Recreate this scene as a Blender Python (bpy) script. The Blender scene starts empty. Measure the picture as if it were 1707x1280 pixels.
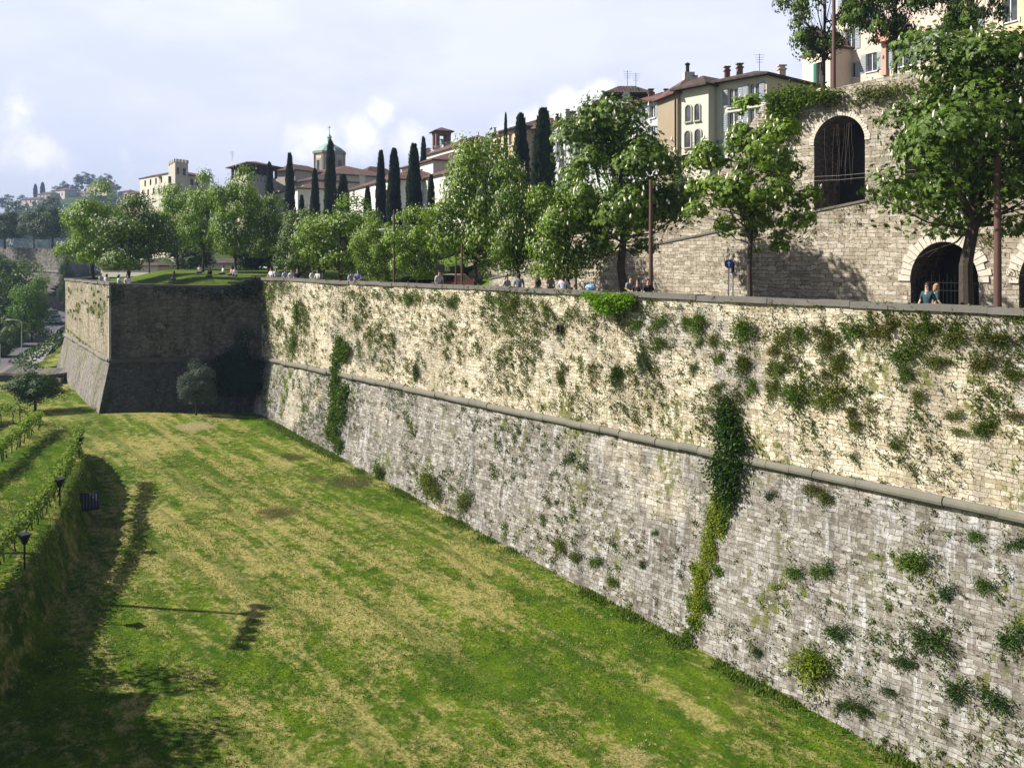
import bpy, math, random
import numpy as np
from mathutils import Vector, Matrix
R = math.radians
rnd = random.Random(7)
RG = np.random.default_rng(7)
scene = bpy.context.scene
COL = scene.collection

# ------------------------------------------------------------------ camera, sky, sun, exposure
F, CX, HY = 1500.0, 853.5, 429.0          # focal length, centre column and horizon row, in photo pixels
cam_d = bpy.data.cameras.new('camera'); cam = bpy.data.objects.new('camera', cam_d); COL.objects.link(cam)
cam.location = (0, 0, 0); cam.rotation_euler = (R(90), 0, 0)
cam_d.sensor_width = 36.0; cam_d.lens = 36.0 * F / 1707.0
cam_d.shift_y = -(640.0 - HY) / 1707.0
cam_d.clip_end = 8000; cam_d.clip_start = 0.1
scene.camera = cam

SUN_AZ = (-0.999, 0.03); SUN_EL = R(38)
wd = bpy.data.worlds.new('World'); scene.world = wd; wd.use_nodes = True
scene.view_settings.view_transform = 'Standard'; scene.view_settings.look = 'None'
scene.view_settings.exposure = 1.0; scene.view_settings.gamma = 1.0
SKY_STRENGTH = 0.05
sd = bpy.data.lights.new('sun', 'SUN'); sd.energy = 5.0; sd.angle = R(0.5); sd.color = (1.0, 0.95, 0.87)
sun = bpy.data.objects.new('sun', sd); COL.objects.link(sun)
sv = Vector((SUN_AZ[0]*math.cos(SUN_EL), SUN_AZ[1]*math.cos(SUN_EL), math.sin(SUN_EL)))
sun.rotation_euler = sv.to_track_quat('Z', 'Y').to_euler()
sun.location = (-60, -10, 60)

# ------------------------------------------------------------------ shader helpers
class NT:
    def __init__(s, tree): s.t = tree; s.n = tree.nodes; s.l = tree.links
    def node(s, typ, **kw):
        n = s.n.new(typ)
        for k, v in kw.items(): setattr(n, k, v)
        return n
    def put(s, sock, val):
        if val is None: return
        if isinstance(val, bpy.types.NodeSocket): s.l.new(val, sock)
        else:
            if hasattr(sock, 'default_value'):
                dv = sock.default_value
                try:
                    if hasattr(dv, '__len__') and not hasattr(val, '__len__'): val = (val,)*len(dv)
                    if hasattr(dv, '__len__') and len(dv) == 4 and len(val) == 3: val = (*val, 1)
                except TypeError: pass
                sock.default_value = val
    def math(s, op, a, b=None, c=None, clamp=False):
        n = s.node('ShaderNodeMath', operation=op, use_clamp=clamp)
        for i, v in enumerate((a, b, c)):
            if v is not None: s.put(n.inputs[i], v)
        return n.outputs[0]
    def vmath(s, op, a, b=None, scale=None):
        n = s.node('ShaderNodeVectorMath', operation=op)
        s.put(n.inputs[0], a)
        if b is not None: s.put(n.inputs[1], b)
        if scale is not None: s.put(n.inputs[3], scale)
        return n.outputs['Value'] if op in ('DISTANCE', 'LENGTH', 'DOT_PRODUCT') else n.outputs[0]
    def noise(s, vec, scale, detail=4, rough=.55, dist=0.0, out='Fac'):
        n = s.node('ShaderNodeTexNoise'); s.put(n.inputs['Vector'], vec)
        s.put(n.inputs['Scale'], scale); s.put(n.inputs['Detail'], detail); s.put(n.inputs['Roughness'], rough); s.put(n.inputs['Distortion'], dist)
        return n.outputs[out]
    def vor(s, vec, scale, feature='F1', rand=1.0, out='Color'):
        n = s.node('ShaderNodeTexVoronoi', feature=feature); s.put(n.inputs['Vector'], vec)
        s.put(n.inputs['Scale'], scale); s.put(n.inputs['Randomness'], rand)
        return n.outputs[out]
    def mapping(s, vec, scale=(1,1,1), loc=(0,0,0), rot=(0,0,0)):
        n = s.node('ShaderNodeMapping'); s.put(n.inputs['Vector'], vec)
        n.inputs['Scale'].default_value = scale; n.inputs['Location'].default_value = loc; n.inputs['Rotation'].default_value = rot
        return n.outputs[0]
    def mix(s, fac, a, b, mode='MIX'):
        n = s.node('ShaderNodeMix', data_type='RGBA', blend_type=mode)
        s.put(n.inputs[0], fac); s.put(n.inputs[6], a); s.put(n.inputs[7], b)
        return n.outputs[2]
    def ramp(s, fac, stops, interp='LINEAR'):
        n = s.node('ShaderNodeValToRGB'); s.put(n.inputs[0], fac); cr = n.color_ramp; cr.interpolation = interp
        while len(cr.elements) < len(stops): cr.elements.new(0.5)
        for e, (p, c) in zip(cr.elements, stops):
            e.position = p
            e.color = (c, c, c, 1) if not hasattr(c, '__len__') else (*c, 1)
        return n.outputs[0]
    def step(s, x, a, b):
        n = s.node('ShaderNodeMapRange', interpolation_type='SMOOTHSTEP'); s.put(n.inputs[0], x)
        s.put(n.inputs[1], a); s.put(n.inputs[2], b)
        n.inputs[3].default_value = 0; n.inputs[4].default_value = 1
        return n.outputs[0]
    def bump(s, h, strength=.5, dist=.05, normal=None):
        n = s.node('ShaderNodeBump'); s.put(n.inputs['Height'], h); s.put(n.inputs['Strength'], strength); s.put(n.inputs['Distance'], dist)
        if normal is not None: s.put(n.inputs['Normal'], normal)
        return n.outputs[0]

def new_mat(name):
    m = bpy.data.materials.new(name); m.use_nodes = True; t = NT(m.node_tree); m.node_tree.nodes.clear()
    out = t.node('ShaderNodeOutputMaterial'); b = t.node('ShaderNodeBsdfPrincipled'); t.l.new(b.outputs[0], out.inputs[0])
    b.inputs['Specular IOR Level'].default_value = .25
    return m, t, b, out

def mat_plain(name, col, rough=.7, metal=0.0, var=.12, scale=3.0, bump=.15, spec=.3):
    m, t, b, o = new_mat(name)
    tc = t.node('ShaderNodeTexCoord').outputs['Object']
    n1 = t.noise(tc, scale, 5, .6)
    f = t.math('MULTIPLY_ADD', n1, var*2.2, 1 - var*1.1)
    c = t.vmath('SCALE', (*col,), scale=f)
    t.put(b.inputs['Base Color'], c); b.inputs['Roughness'].default_value = rough; b.inputs['Metallic'].default_value = metal
    b.inputs['Specular IOR Level'].default_value = spec
    t.put(b.inputs['Normal'], t.bump(t.noise(tc, scale*6, 4), bump, .02))
    return m

def mat_plaster(name, col, stain=(.30,.26,.22), amt=.5):
    m, t, b, o = new_mat(name)
    tc = t.node('ShaderNodeTexCoord').outputs['Object']
    n1 = t.noise(tc, .35, 6, .65); n2 = t.noise(t.mapping(tc, (1.6,1.6,.16)), 1.0, 4, .6); n3 = t.noise(tc, 5, 5, .6)
    f = t.math('MULTIPLY', t.step(t.math('ADD', t.math('MULTIPLY', n1, .5), t.math('MULTIPLY', n2, .5)), .45, .68), amt)
    c = t.mix(f, col, tuple(.45*a + .55*s_ for a, s_ in zip(col, stain)))
    c = t.mix(t.step(n3, .45, .75), c, t.mix(.12, c, (.1,.09,.08)))
    t.put(b.inputs['Base Color'], c); b.inputs['Roughness'].default_value = .9
    t.put(b.inputs['Normal'], t.bump(n3, .25, .03))
    return m

def mat_roof(name, col=(.15,.085,.06)):
    m, t, b, o = new_mat(name)
    tc = t.node('ShaderNodeTexCoord').outputs['UV']
    w = t.node('ShaderNodeTexWave', wave_type='BANDS', bands_direction='X'); t.put(w.inputs['Vector'], tc)
    w.inputs['Scale'].default_value = 1.1; w.inputs['Distortion'].default_value = .6; w.inputs['Detail'].default_value = 1
    v = t.vor(t.mapping(tc, (4, 2.2, 1)), 1.0)
    c = t.ramp(t.node('ShaderNodeSeparateColor').outputs[0] if False else t.math('MULTIPLY', t.noise(tc, .8, 5, .6), 1.0),
               [(.3, tuple(x*.6 for x in col)), (.5, col), (.7, tuple(min(1, x*1.5+.02) for x in col))])
    c = t.mix(.35, c, t.mix(1.0, c, v, 'MULTIPLY'))
    c = t.mix(t.math('MULTIPLY', t.step(w.outputs[1], .5, .0), .5), c, tuple(x*.35 for x in col))
    t.put(b.inputs['Base Color'], c); b.inputs['Roughness'].default_value = .9
    t.put(b.inputs['Normal'], t.bump(w.outputs[1], .5, .06))
    return m

def mat_stone(name, ramp_up, ramp_low=None, z_split=None, cell=(3.1, 6.6), rand=.85, moss=.5, streak=.4, dark=.55, smooth_zone=0.0, bump=.75, moss_col=(.06,.085,.015), white=0.0, big=.5, rubble=.41):
    """coursed rubble laid out in metres along the wall (UV), colours by stone"""
    m, t, b, o = new_mat(name)
    uv = t.node('ShaderNodeTexCoord').outputs['UV']
    sep = t.node('ShaderNodeSeparateXYZ'); t.put(sep.inputs[0], uv); X, Z = sep.outputs[0], sep.outputs[1]
    wob = t.noise(uv, 1.6, 3, .6, out='Color')
    duv = t.vmath('ADD', uv, t.vmath('SCALE', t.vmath('SUBTRACT', wob, (.5,.5,.5)), scale=.20))
    duv = t.vmath('ADD', duv, t.vmath('SCALE', t.vmath('SUBTRACT', t.noise(uv, 6, 3, .6, out='Color'), (.5,.5,.5)), scale=.08))
    # layer 1: uneven courses; layer 2: rubble
    row = t.math('MULTIPLY', t.math('SUBTRACT', t.noise(t.mapping(uv, (.10, .9, 1)), 1.0, 2, .5), .5), .55)
    cv = t.node('ShaderNodeCombineXYZ'); t.put(cv.inputs[1], row)
    buv = t.vmath('ADD', duv, cv.outputs[0])
    br = t.node('ShaderNodeTexBrick'); br.offset = .43; br.squash = 1.35; br.squash_frequency = 3; br.offset_frequency = 2
    t.put(br.inputs['Vector'], buv); br.inputs['Scale'].default_value = 1; br.inputs['Color1'].default_value = (0,0,0,1); br.inputs['Color2'].default_value = (1,1,1,1); br.inputs['Mortar'].default_value = (.5,.5,.5,1)
    br.inputs['Mortar Size'].default_value = .016; br.inputs['Mortar Smooth'].default_value = .9; br.inputs['Bias'].default_value = 0
    br.inputs['Brick Width'].default_value = 1/cell[0]; br.inputs['Row Height'].default_value = 1/cell[1]
    mp = t.mapping(duv, (cell[0]*1.35, cell[1]*1.1, 1))
    v = t.node('ShaderNodeTexVoronoi', feature='F1', voronoi_dimensions='2D'); t.put(v.inputs['Vector'], mp); v.inputs['Scale'].default_value = 1; v.inputs['Randomness'].default_value = rand
    e = t.node('ShaderNodeTexVoronoi', feature='DISTANCE_TO_EDGE', voronoi_dimensions='2D'); t.put(e.inputs['Vector'], mp); e.inputs['Scale'].default_value = 1; e.inputs['Randomness'].default_value = rand
    sel = t.step(t.noise(uv, .55, 4, .65), rubble-.05, rubble+.05)
    bcol = t.mix(.35, br.outputs['Color'], t.noise(buv, 2.7, 2, .5, out='Color'))
    ce = t.mix(sel, v.outputs['Color'], bcol)
    ed = t.node('ShaderNodeMix', data_type='FLOAT'); t.put(ed.inputs[0], sel); t.put(ed.inputs[2], t.math('MULTIPLY', e.outputs['Distance'], 1.7)); t.put(ed.inputs[3], t.math('MULTIPLY', t.math('SUBTRACT', 1.0, br.outputs['Fac']), .16)); ed = ed.outputs[0]
    sc = t.node('ShaderNodeSeparateColor'); t.put(sc.inputs[0], ce)
    grain = t.noise(uv, 9, 6, .7); blot = t.noise(uv, 1.6, 5, .62)
    val = t.math('ADD', t.math('MULTIPLY', sc.outputs[0], .38), t.math('ADD', t.math('MULTIPLY', grain, .40), t.math('MULTIPLY', blot, .28)))
    col = t.ramp(val, ramp_up)
    tone = t.noise(uv, .13, 4, .6)
    if ramp_low is not None:
        colL = t.ramp(val, ramp_low)
        zz = t.math('ADD', Z, t.math('MULTIPLY', t.math('SUBTRACT', blot, .5), .8))
        lowm = t.step(zz, z_split + .15, z_split - .35)
        lowm = t.math('MAXIMUM', lowm, t.math('MULTIPLY', t.step(tone, .55, .64), .7)); lowm = t.math('MULTIPLY', lowm, t.math('SUBTRACT', 1.0, t.math('MULTIPLY', t.step(tone, .44, .34), .5)))
        col = t.mix(lowm, col, colL)
    else: lowm = 0.0
    # large tone changes
    bigN = t.noise(uv, .21, 6, .68)
    col = t.mix(t.math('MULTIPLY', t.step(bigN, .47, .66), big), col, t.vmath('MULTIPLY', col, (.55,.54,.55)))
    # run-off streaks
    st = t.noise(t.mapping(uv, (1.5, .12, 1)), 1.0, 5, .65)
    st2 = t.noise(t.mapping(uv, (3.1, .2, 1), loc=(7,3,0)), 1.0, 4, .7)
    strk = t.math('MULTIPLY', t.step(st, .48, .62), streak)
    col = t.mix(strk, col, t.vmath('MULTIPLY', col, (.50,.49,.50)))
    if white > 0:
        wm = t.math('MULTIPLY', t.math('MULTIPLY', t.step(st2, .50, .62), t.step(t.noise(uv, .9, 6, .75), .46, .56)), white)
        if ramp_low is not None: wm = t.math('MULTIPLY', wm, lowm)
        col = t.mix(wm, col, (.52,.52,.535))
    # joints: dark and open in places, lime elsewhere
    jn = t.step(ed, .075, .015)
    jo = t.step(t.noise(uv, 2.2, 5, .75), .44, .58)
    jm = t.math('MULTIPLY', jn, t.math('MULTIPLY_ADD', jo, .95, .0))
    jm = t.math('MULTIPLY', jm, t.math('SUBTRACT', dark, t.math('MULTIPLY', lowm, dark*.62)))
    col = t.mix(jm, col, (.05,.042,.03))
    spk = t.noise(uv, 5.5, 7, .85)
    col = t.mix(t.math('MULTIPLY', t.step(spk, .50, .36), .55), col, t.vmath('MULTIPLY', col, (.38,.36,.33)))
    col = t.mix(t.math('MULTIPLY', t.step(spk, .56, .66), .35), col, (.74,.71,.65))
    holes = t.step(t.noise(t.mapping(uv, (1.0, 1.7, 1)), 3.6, 5, .72), .60, .68)
    col = t.mix(t.math('MULTIPLY', holes, dark), col, (.05,.042,.03))
    # moss, lichen and pellitory in the joints (colour of its own, stays put)
    mz = t.noise(t.mapping(uv, (1, .7, 1), loc=(3,9,0)), .38, 4, .6)
    ms = t.noise(t.mapping(uv, (1, .6, 1), loc=(3,9,0)), 3.6, 5, .7)
    mm = t.math('MULTIPLY', t.step(t.math('ADD', t.math('MULTIPLY', mz, .5), t.math('MULTIPLY', ms, .5)), .54, .60), moss)
    mcol = t.mix(t.noise(uv, 5, 2), moss_col, (moss_col[0]*2.4, moss_col[1]*1.7, moss_col[2]*1.5))
    col = t.mix(mm, col, mcol)
    t.put(b.inputs['Base Color'], col); b.inputs['Roughness'].default_value = .95; b.inputs['Specular IOR Level'].default_value = .12
    h = t.math('ADD', t.math('MULTIPLY', t.step(ed, 0.0, .16), 1.0), t.math('ADD', t.math('MULTIPLY', grain, .45), t.math('MULTIPLY', sc.outputs[1], .55)))
    h = t.math('SUBTRACT', h, t.math('MULTIPLY', holes, .9))
    t.put(b.inputs['Normal'], t.bump(h, bump, .05))
    return m

def mat_leaf(name, c1, c2, c3, trans=.16, rough=.55, spec=.25):
    m = bpy.data.materials.new(name); m.use_nodes = True; t = NT(m.node_tree); m.node_tree.nodes.clear()
    out = t.node('ShaderNodeOutputMaterial'); b = t.node('ShaderNodeBsdfPrincipled')
    g = t.node('ShaderNodeNewGeometry'); oi = t.node('ShaderNodeObjectInfo')
    tc = t.node('ShaderNodeTexCoord').outputs['Object']
    r = t.math('ADD', t.math('MULTIPLY', g.outputs['Random Per Island'], .6), t.math('MULTIPLY', t.noise(tc, .7, 3), .4))
    c = t.ramp(r, [(.15, c1), (.5, c2), (.85, c3)])
    c = t.vmath('SCALE', c, scale=t.math('MULTIPLY_ADD', oi.outputs['Random'], .35, .82))
    t.put(b.inputs['Base Color'], c); b.inputs['Roughness'].default_value = rough; b.inputs['Specular IOR Level'].default_value = spec
    tr = t.node('ShaderNodeBsdfTranslucent'); t.put(tr.inputs[0], t.vmath('MULTIPLY', c, (1.5, 1.6, .6)))
    ms = t.node('ShaderNodeMixShader'); ms.inputs[0].default_value = trans
    t.l.new(b.outputs[0], ms.inputs[1]); t.l.new(tr.outputs[0], ms.inputs[2]); t.l.new(ms.outputs[0], out.inputs[0])
    return m

def mat_glass(name):
    m, t, b, o = new_mat(name)
    tc = t.node('ShaderNodeTexCoord').outputs['Object']
    t.put(b.inputs['Base Color'], t.ramp(t.noise(tc, 1.2, 2), [(.4, (.02,.024,.03)), (.6, (.06,.07,.08))]))
    b.inputs['Roughness'].default_value = .12; b.inputs['Specular IOR Level'].default_value = .6
    return m

# ------------------------------------------------------------------ world: hazy daylight sky with spring clouds
def build_world():
    t = NT(wd.node_tree); wd.node_tree.nodes.clear()
    out = t.node('ShaderNodeOutputWorld'); bg = t.node('ShaderNodeBackground')
    sky = t.node('ShaderNodeTexSky', sky_type='NISHITA'); sky.sun_disc = False
    sky.sun_elevation = SUN_EL; sky.sun_rotation = math.atan2(SUN_AZ[0], SUN_AZ[1]) % (2*math.pi)
    sky.dust_density = 1.5; sky.ozone_density = 1.2; sky.air_density = 1.0
    d = t.vmath('NORMALIZE', t.node('ShaderNodeTexCoord').outputs['Generated'])
    sp = t.node('ShaderNodeSeparateXYZ'); t.put(sp.inputs[0], d)
    # thin veil, denser towards the horizon
    veil = t.math('MULTIPLY_ADD', t.noise(t.mapping(d, (1,1,3)), 1.6, 6, .6), .4, .78)
    veil = t.math('MULTIPLY', veil, t.math('MULTIPLY_ADD', t.step(sp.outputs[2], .62, .25), .9, .06), clamp=True)
    # veil kept dense ahead; thinned overhead and behind to cut the fill light
    veil = t.math('MULTIPLY', veil, t.math('MULTIPLY_ADD', t.step(sp.outputs[1], -.05, .75), .88, .10))
    k = 1.0/SKY_STRENGTH
    vc = t.mix(t.step(t.noise(t.mapping(d, (1,1,2.5), loc=(2,1,0)), 2.3, 5, .6), .42, .62), tuple(k*x for x in (.455,.485,.60)), tuple(k*x for x in (.53,.545,.625)))
    col = t.mix(veil, sky.outputs[0], vc)
    # cumulus
    def dirn(u, v):
        q = Vector(((u-CX)/F, 1, (HY-v)/F)); q.normalize(); return tuple(q)
    fb = t.noise(d, 14, 8, .62); fb2 = t.noise(d, 34, 5, .6)
    puff = t.math('ADD', t.math('MULTIPLY', t.math('SUBTRACT', fb, .5), 2.2), t.math('MULTIPLY', t.math('SUBTRACT', fb2, .5), .45))
    acc = None
    for (u, v, rad, w) in [(640,190,48,1.0),(605,225,60,.9),(680,225,60,.9),(540,245,60,.75),(750,240,50,.6),(500,262,60,.55),
                           (1000,172,48,1.0),(950,195,60,1.0),(900,222,60,.9),(840,240,55,.7),
                           (40,190,90,.42),(110,215,70,.40),(60,260,120,.5),(180,250,70,.3),(-40,215,110,.45),(1750,120,120,.6),(-400,150,200,.8)]:
        dd = t.vmath('DISTANCE', d, dirn(u, v))
        m_ = t.math('MULTIPLY', t.math('SUBTRACT', 1.0, t.math('DIVIDE', dd, rad/F*1.05)), w)
        acc = m_ if acc is None else t.math('MAXIMUM', acc, m_)
    cm = t.step(t.math('ADD', acc, puff), .05, .62)
    shade = t.step(t.math('ADD', acc, t.math('MULTIPLY', puff, .5)), .1, .6)
    cc = t.mix(shade, tuple(k*x for x in (.46,.48,.57)), tuple(k*x for x in (.68,.67,.66)))
    col = t.mix(t.math('MULTIPLY', cm, .9), col, cc)
    t.put(bg.inputs[0], col); bg.inputs[1].default_value = SKY_STRENGTH
    t.l.new(bg.outputs[0], out.inputs[0])
build_world()

# ------------------------------------------------------------------ object helpers
def tag(o, label=None, cat=None, group=None, kind=None):
    if label: o['label'] = label
    if cat: o['category'] = cat
    if group: o['group'] = group
    if kind: o['kind'] = kind
    return o
def empty(name, loc, rz=0, label=None, cat=None, group=None):
    o = bpy.data.objects.new(name, None); COL.objects.link(o); o.location = loc; o.rotation_euler = (0, 0, rz)
    o.empty_display_size = .2
    return tag(o, label, cat, group)
def link(name, me, m=None, parent=None, world=True):
    """world=True: vertices are in world space, so counter the parent's placement"""
    o = bpy.data.objects.new(name, me); COL.objects.link(o)
    if m is not None:
        if len(me.materials) == 0: me.materials.append(m)
    if parent is not None:
        o.parent = parent
        if world:
            p = parent; M = Matrix.Identity(4)
            while p is not None: M = p.matrix_basis @ (p.matrix_parent_inverse if p.parent else Matrix.Identity(4)) @ M if False else (Matrix.LocRotScale(p.location, p.rotation_euler, p.scale) @ (M)); p = p.parent
            o.matrix_parent_inverse = Matrix.Identity(4)
            o.matrix_basis = M.inverted()
    return o
class MB:
    def __init__(s): s.v = []; s.f = []; s.uv = []; s.mi = []
    def face(s, pts, uv=None, mi=0):
        i = len(s.v); s.v += [tuple(p) for p in pts]; s.f.append(tuple(range(i, i+len(pts))))
        if uv is None:
            uv = [(p[0]+p[1]*.37, p[2]) for p in pts]
        s.uv += list(uv); s.mi.append(mi)
    def box(s, c, size, rz=0, mi=0, taper=1.0):
        cx, cy, cz = c; a, b_, h = [x/2 for x in size]; cs, sn = math.cos(rz), math.sin(rz)
        def P(x, y, z): return (cx + x*cs - y*sn, cy + x*sn + y*cs, cz + z)
        t_ = taper
        q = [P(-a,-b_,-h),P(a,-b_,-h),P(a,b_,-h),P(-a,b_,-h),P(-a*t_,-b_*t_,h),P(a*t_,-b_*t_,h),P(a*t_,b_*t_,h),P(-a*t_,b_*t_,h)]
        for f in ((0,1,5,4),(1,2,6,5),(2,3,7,6),(3,0,4,7),(4,5,6,7),(3,2,1,0)): s.face([q[i] for i in f], mi=mi)
    def tube(s, pts, rad, n=8, cap=True, mi=0):
        pts = [Vector(p) for p in pts]; rings = []
        if not hasattr(rad, '__len__'): rad = [rad]*len(pts)
        prev = None
        for i, p in enumerate(pts):
            d = (pts[min(i+1, len(pts)-1)] - pts[max(i-1, 0)]).normalized()
            up = Vector((0,0,1)) if abs(d.z) < .95 else Vector((0,1,0))
            a = d.cross(up).normalized()
            if prev is not None and a.dot(prev) < 0: a = -a
            prev = a; b_ = d.cross(a)
            rings.append([p + (a*math.cos(2*math.pi*k/n) + b_*math.sin(2*math.pi*k/n))*rad[i] for k in range(n)])
        L = 0
        for i in range(len(rings)-1):
            L2 = L + (pts[i+1]-pts[i]).length
            for k in range(n):
                k2 = (k+1) % n
                s.face([rings[i][k], rings[i][k2], rings[i+1][k2], rings[i+1][k]], [(k/n*6.28*rad[i], L), ((k+1)/n*6.28*rad[i], L), ((k+1)/n*6.28*rad[i], L2), (k/n*6.28*rad[i], L2)], mi)
            L = L2
        if cap:
            s.face(rings[0][::-1], mi=mi); s.face(rings[-1], mi=mi)
    def lathe(s, c, prof, n=12, mi=0):
        for (r0, z0), (r1, z1) in zip(prof[:-1], prof[1:]):
            for k in range(n):
                a, b_ = 2*math.pi*k/n, 2*math.pi*(k+1)/n
                P = lambda r, z, q: (c[0]+r*math.cos(q), c[1]+r*math.sin(q), c[2]+z)
                pts = [P(r0,z0,a), P(r0,z0,b_), P(r1,z1,b_), P(r1,z1,a)]
                if r0 < 1e-4: pts = [pts[0], pts[2], pts[3]]
                elif r1 < 1e-4: pts = pts[:3]
                s.face(pts, mi=mi)
    def mesh(s, name, smooth=False):
        me = bpy.data.meshes.new(name); me.from_pydata(s.v, [], s.f)
        uvl = me.uv_layers.new(name='UVMap'); uvl.data.foreach_set('uv', np.array(s.uv, dtype=np.float32).ravel())
        if smooth: me.polygons.foreach_set('use_smooth', [True]*len(me.polygons))
        if any(s.mi): me.polygons.foreach_set('material_index', s.mi)
        me.update(); return me
    def build(s, name, m=None, parent=None, smooth=False, world=True):
        me = s.mesh(name, smooth)
        if isinstance(m, (list, tuple)):
            for q in m: me.materials.append(q)
            m = None
        return link(name, me, m, parent, world)
def quads_mesh(name, Q):
    """Q: (n,4,3)"""
    n = len(Q); me = bpy.data.meshes.new(name)
    me.vertices.add(n*4); me.vertices.foreach_set('co', np.ascontiguousarray(Q, dtype=np.float32).ravel())
    me.loops.add(n*4); me.loops.foreach_set('vertex_index', np.arange(n*4, dtype=np.int32))
    me.polygons.add(n); me.polygons.foreach_set('loop_start', np.arange(0, n*4, 4, dtype=np.int32)); me.polygons.foreach_set('loop_total', np.full(n, 4, dtype=np.int32))
    me.update(calc_edges=True); me.validate(); return me
def nrm(a): return a/np.maximum(np.linalg.norm(a, axis=-1, keepdims=True), 1e-9)
def kites(P, D, W, L, asp=.45, fold=.0):
    """leaf shapes: base point P, long direction D, face normal hint W, length L"""
    D = nrm(D); S = nrm(np.cross(D, W)); L = np.asarray(L).reshape(-1, 1)
    mid = P + D*L*.55
    Nn = np.cross(S, D)
    return np.stack([P, mid + S*L*asp*.5, P + D*L - Nn*L*fold, mid - S*L*asp*.5], axis=1)
def rdir(n, rg=RG): return nrm(rg.normal(size=(n, 3)))

# pixel -> world helpers (used at build time to read the places of things off the photograph)
def ray(u, v): return ((u-CX)/F, 1.0, (HY-v)/F)
def at(u, v, depth): return Vector(((u-CX)/F*depth, depth, (HY-v)/F*depth))
DV = np.array([-0.6296, 0.7769]); NV = np.array([-0.7769, -0.6296])   # along the long wall, and out of it
def depthD(u, D): return D/(0.7769*(u-CX)/F + 0.6296)
def atD(u, v, D): return at(u, v, depthD(u, D))
def SD(s, D): return (s*DV[0] - D*NV[0], s*DV[1] - D*NV[1])      # wall coordinates -> plan
def s_of(u, D):
    z = depthD(u, D); return (u-CX)/F*z*DV[0] + z*DV[1]
D0, ZTOP, ZC, BAT = 28.1, -1.5, -7.6, .22
def floorH(s): return np.clip(15 - .0731*(np.asarray(s, float) - 16.8), 11.3, 17.2)
def on_curtain(u, v):
    a, _, b_ = ray(u, v)
    z = D0/(0.7769*a + 0.6296)
    if b_*z >= ZC: return Vector((a*z, z, b_*z)), True
    # battered plane: .7769x+.6296y = D0 - BAT*(ZC - Z)
    z = (D0 - BAT*ZC)/((0.7769*a + 0.6296) - BAT*b_)
    return Vector((a*z, z, b_*z)), False

# ------------------------------------------------------------------ materials
M = {}
BEIGE = [(.25,(.19,.15,.09)),(.38,(.38,.315,.205)),(.50,(.55,.475,.34)),(.60,(.64,.57,.44)),(.78,(.71,.655,.54))]
GREY = [(.28,(.055,.045,.032)),(.40,(.15,.13,.10)),(.50,(.235,.215,.18)),(.60,(.32,.30,.265)),(.74,(.46,.445,.415))]
M['curtain'] = mat_stone('rampart_stone', BEIGE, GREY, ZC, moss=.85, streak=.6, dark=.9, white=.5, big=.62)
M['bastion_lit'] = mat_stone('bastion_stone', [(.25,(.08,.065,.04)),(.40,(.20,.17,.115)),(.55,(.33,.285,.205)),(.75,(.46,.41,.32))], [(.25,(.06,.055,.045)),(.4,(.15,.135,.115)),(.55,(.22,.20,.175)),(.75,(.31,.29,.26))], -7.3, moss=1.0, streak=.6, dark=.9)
M['flank'] = mat_stone('flank_stone_shaded', [(.12,(.03,.025,.02)),(.35,(.09,.075,.06)),(.55,(.16,.135,.11)),(.8,(.30,.27,.23))], [(.12,(.025,.022,.02)),(.4,(.06,.055,.05)),(.6,(.09,.082,.075)),(.85,(.14,.13,.12))], -7.6, moss=.8, streak=.6, dark=.9, moss_col=(.02,.028,.01))  # flank's shade is darkened into these stone colours
M['retain'] = mat_stone('retaining_stone', [(.25,(.11,.09,.06)),(.38,(.25,.21,.15)),(.50,(.36,.315,.24)),(.62,(.46,.41,.33)),(.8,(.56,.52,.45))], cell=(2.3,5.2), moss=.35, streak=.35, dark=.95, bump=1.0, moss_col=(.09,.07,.03))
M['far_wall'] = mat_stone('old_wall_stone', [(.3,(.05,.045,.04)),(.45,(.12,.11,.10)),(.6,(.19,.17,.155)),(.8,(.26,.245,.22))], cell=(1.6,3), moss=.7, streak=.6)  # shade of the distant bastion is in these dark colours; other walls share them
M['coping'] = mat_plain('coping_stone', (.13,.12,.105), .95, var=.35, scale=1.6, bump=.5)
M['cordon_shaded'] = mat_plain('shaded_cordon_stone', (.085,.075,.06), .95, var=.4, scale=1.1, bump=.7)  # darker copy of the cordon stone, paints the shade on the flank
M['cordon'] = mat_plain('cordon_stone', (.155,.145,.115), .95, var=.38, scale=1.1, bump=.7)
M['voussoir'] = mat_plain('voussoir_stone', (.52,.47,.39), .9, var=.25, scale=3, bump=.5)
M['dark_in'] = mat_plain('recess_shade_stone', (.035,.03,.025), .95, var=.4, scale=1.5, bump=.5)  # near-black colour paints the shade at the back of the arches
M['iron'] = mat_plain('black_iron', (.02,.02,.022), .5, .6)
M['rust'] = mat_plain('rusty_brown_pole', (.105,.055,.042), .6, .1, var=.2, scale=2)
M['bark'] = mat_plain('bark', (.055,.042,.032), .95, var=.45, scale=5, bump=.9)
M['barkpale'] = mat_plain('bark_pale', (.15,.13,.11), .95, var=.45, scale=4, bump=.7)
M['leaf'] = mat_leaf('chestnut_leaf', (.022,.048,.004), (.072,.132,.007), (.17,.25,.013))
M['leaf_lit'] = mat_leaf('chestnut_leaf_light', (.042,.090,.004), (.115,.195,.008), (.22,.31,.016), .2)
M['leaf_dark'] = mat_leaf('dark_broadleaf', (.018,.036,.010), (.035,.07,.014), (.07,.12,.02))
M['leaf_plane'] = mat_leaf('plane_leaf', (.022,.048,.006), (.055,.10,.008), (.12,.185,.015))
M['cypress'] = mat_leaf('cypress_leaf', (.006,.013,.006), (.013,.026,.010), (.026,.044,.016), .05, .8, .1)
M['bright_leaf'] = mat_leaf('bright_leaf', (.06,.13,.006), (.11,.22,.008), (.17,.29,.012), .3)
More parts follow.
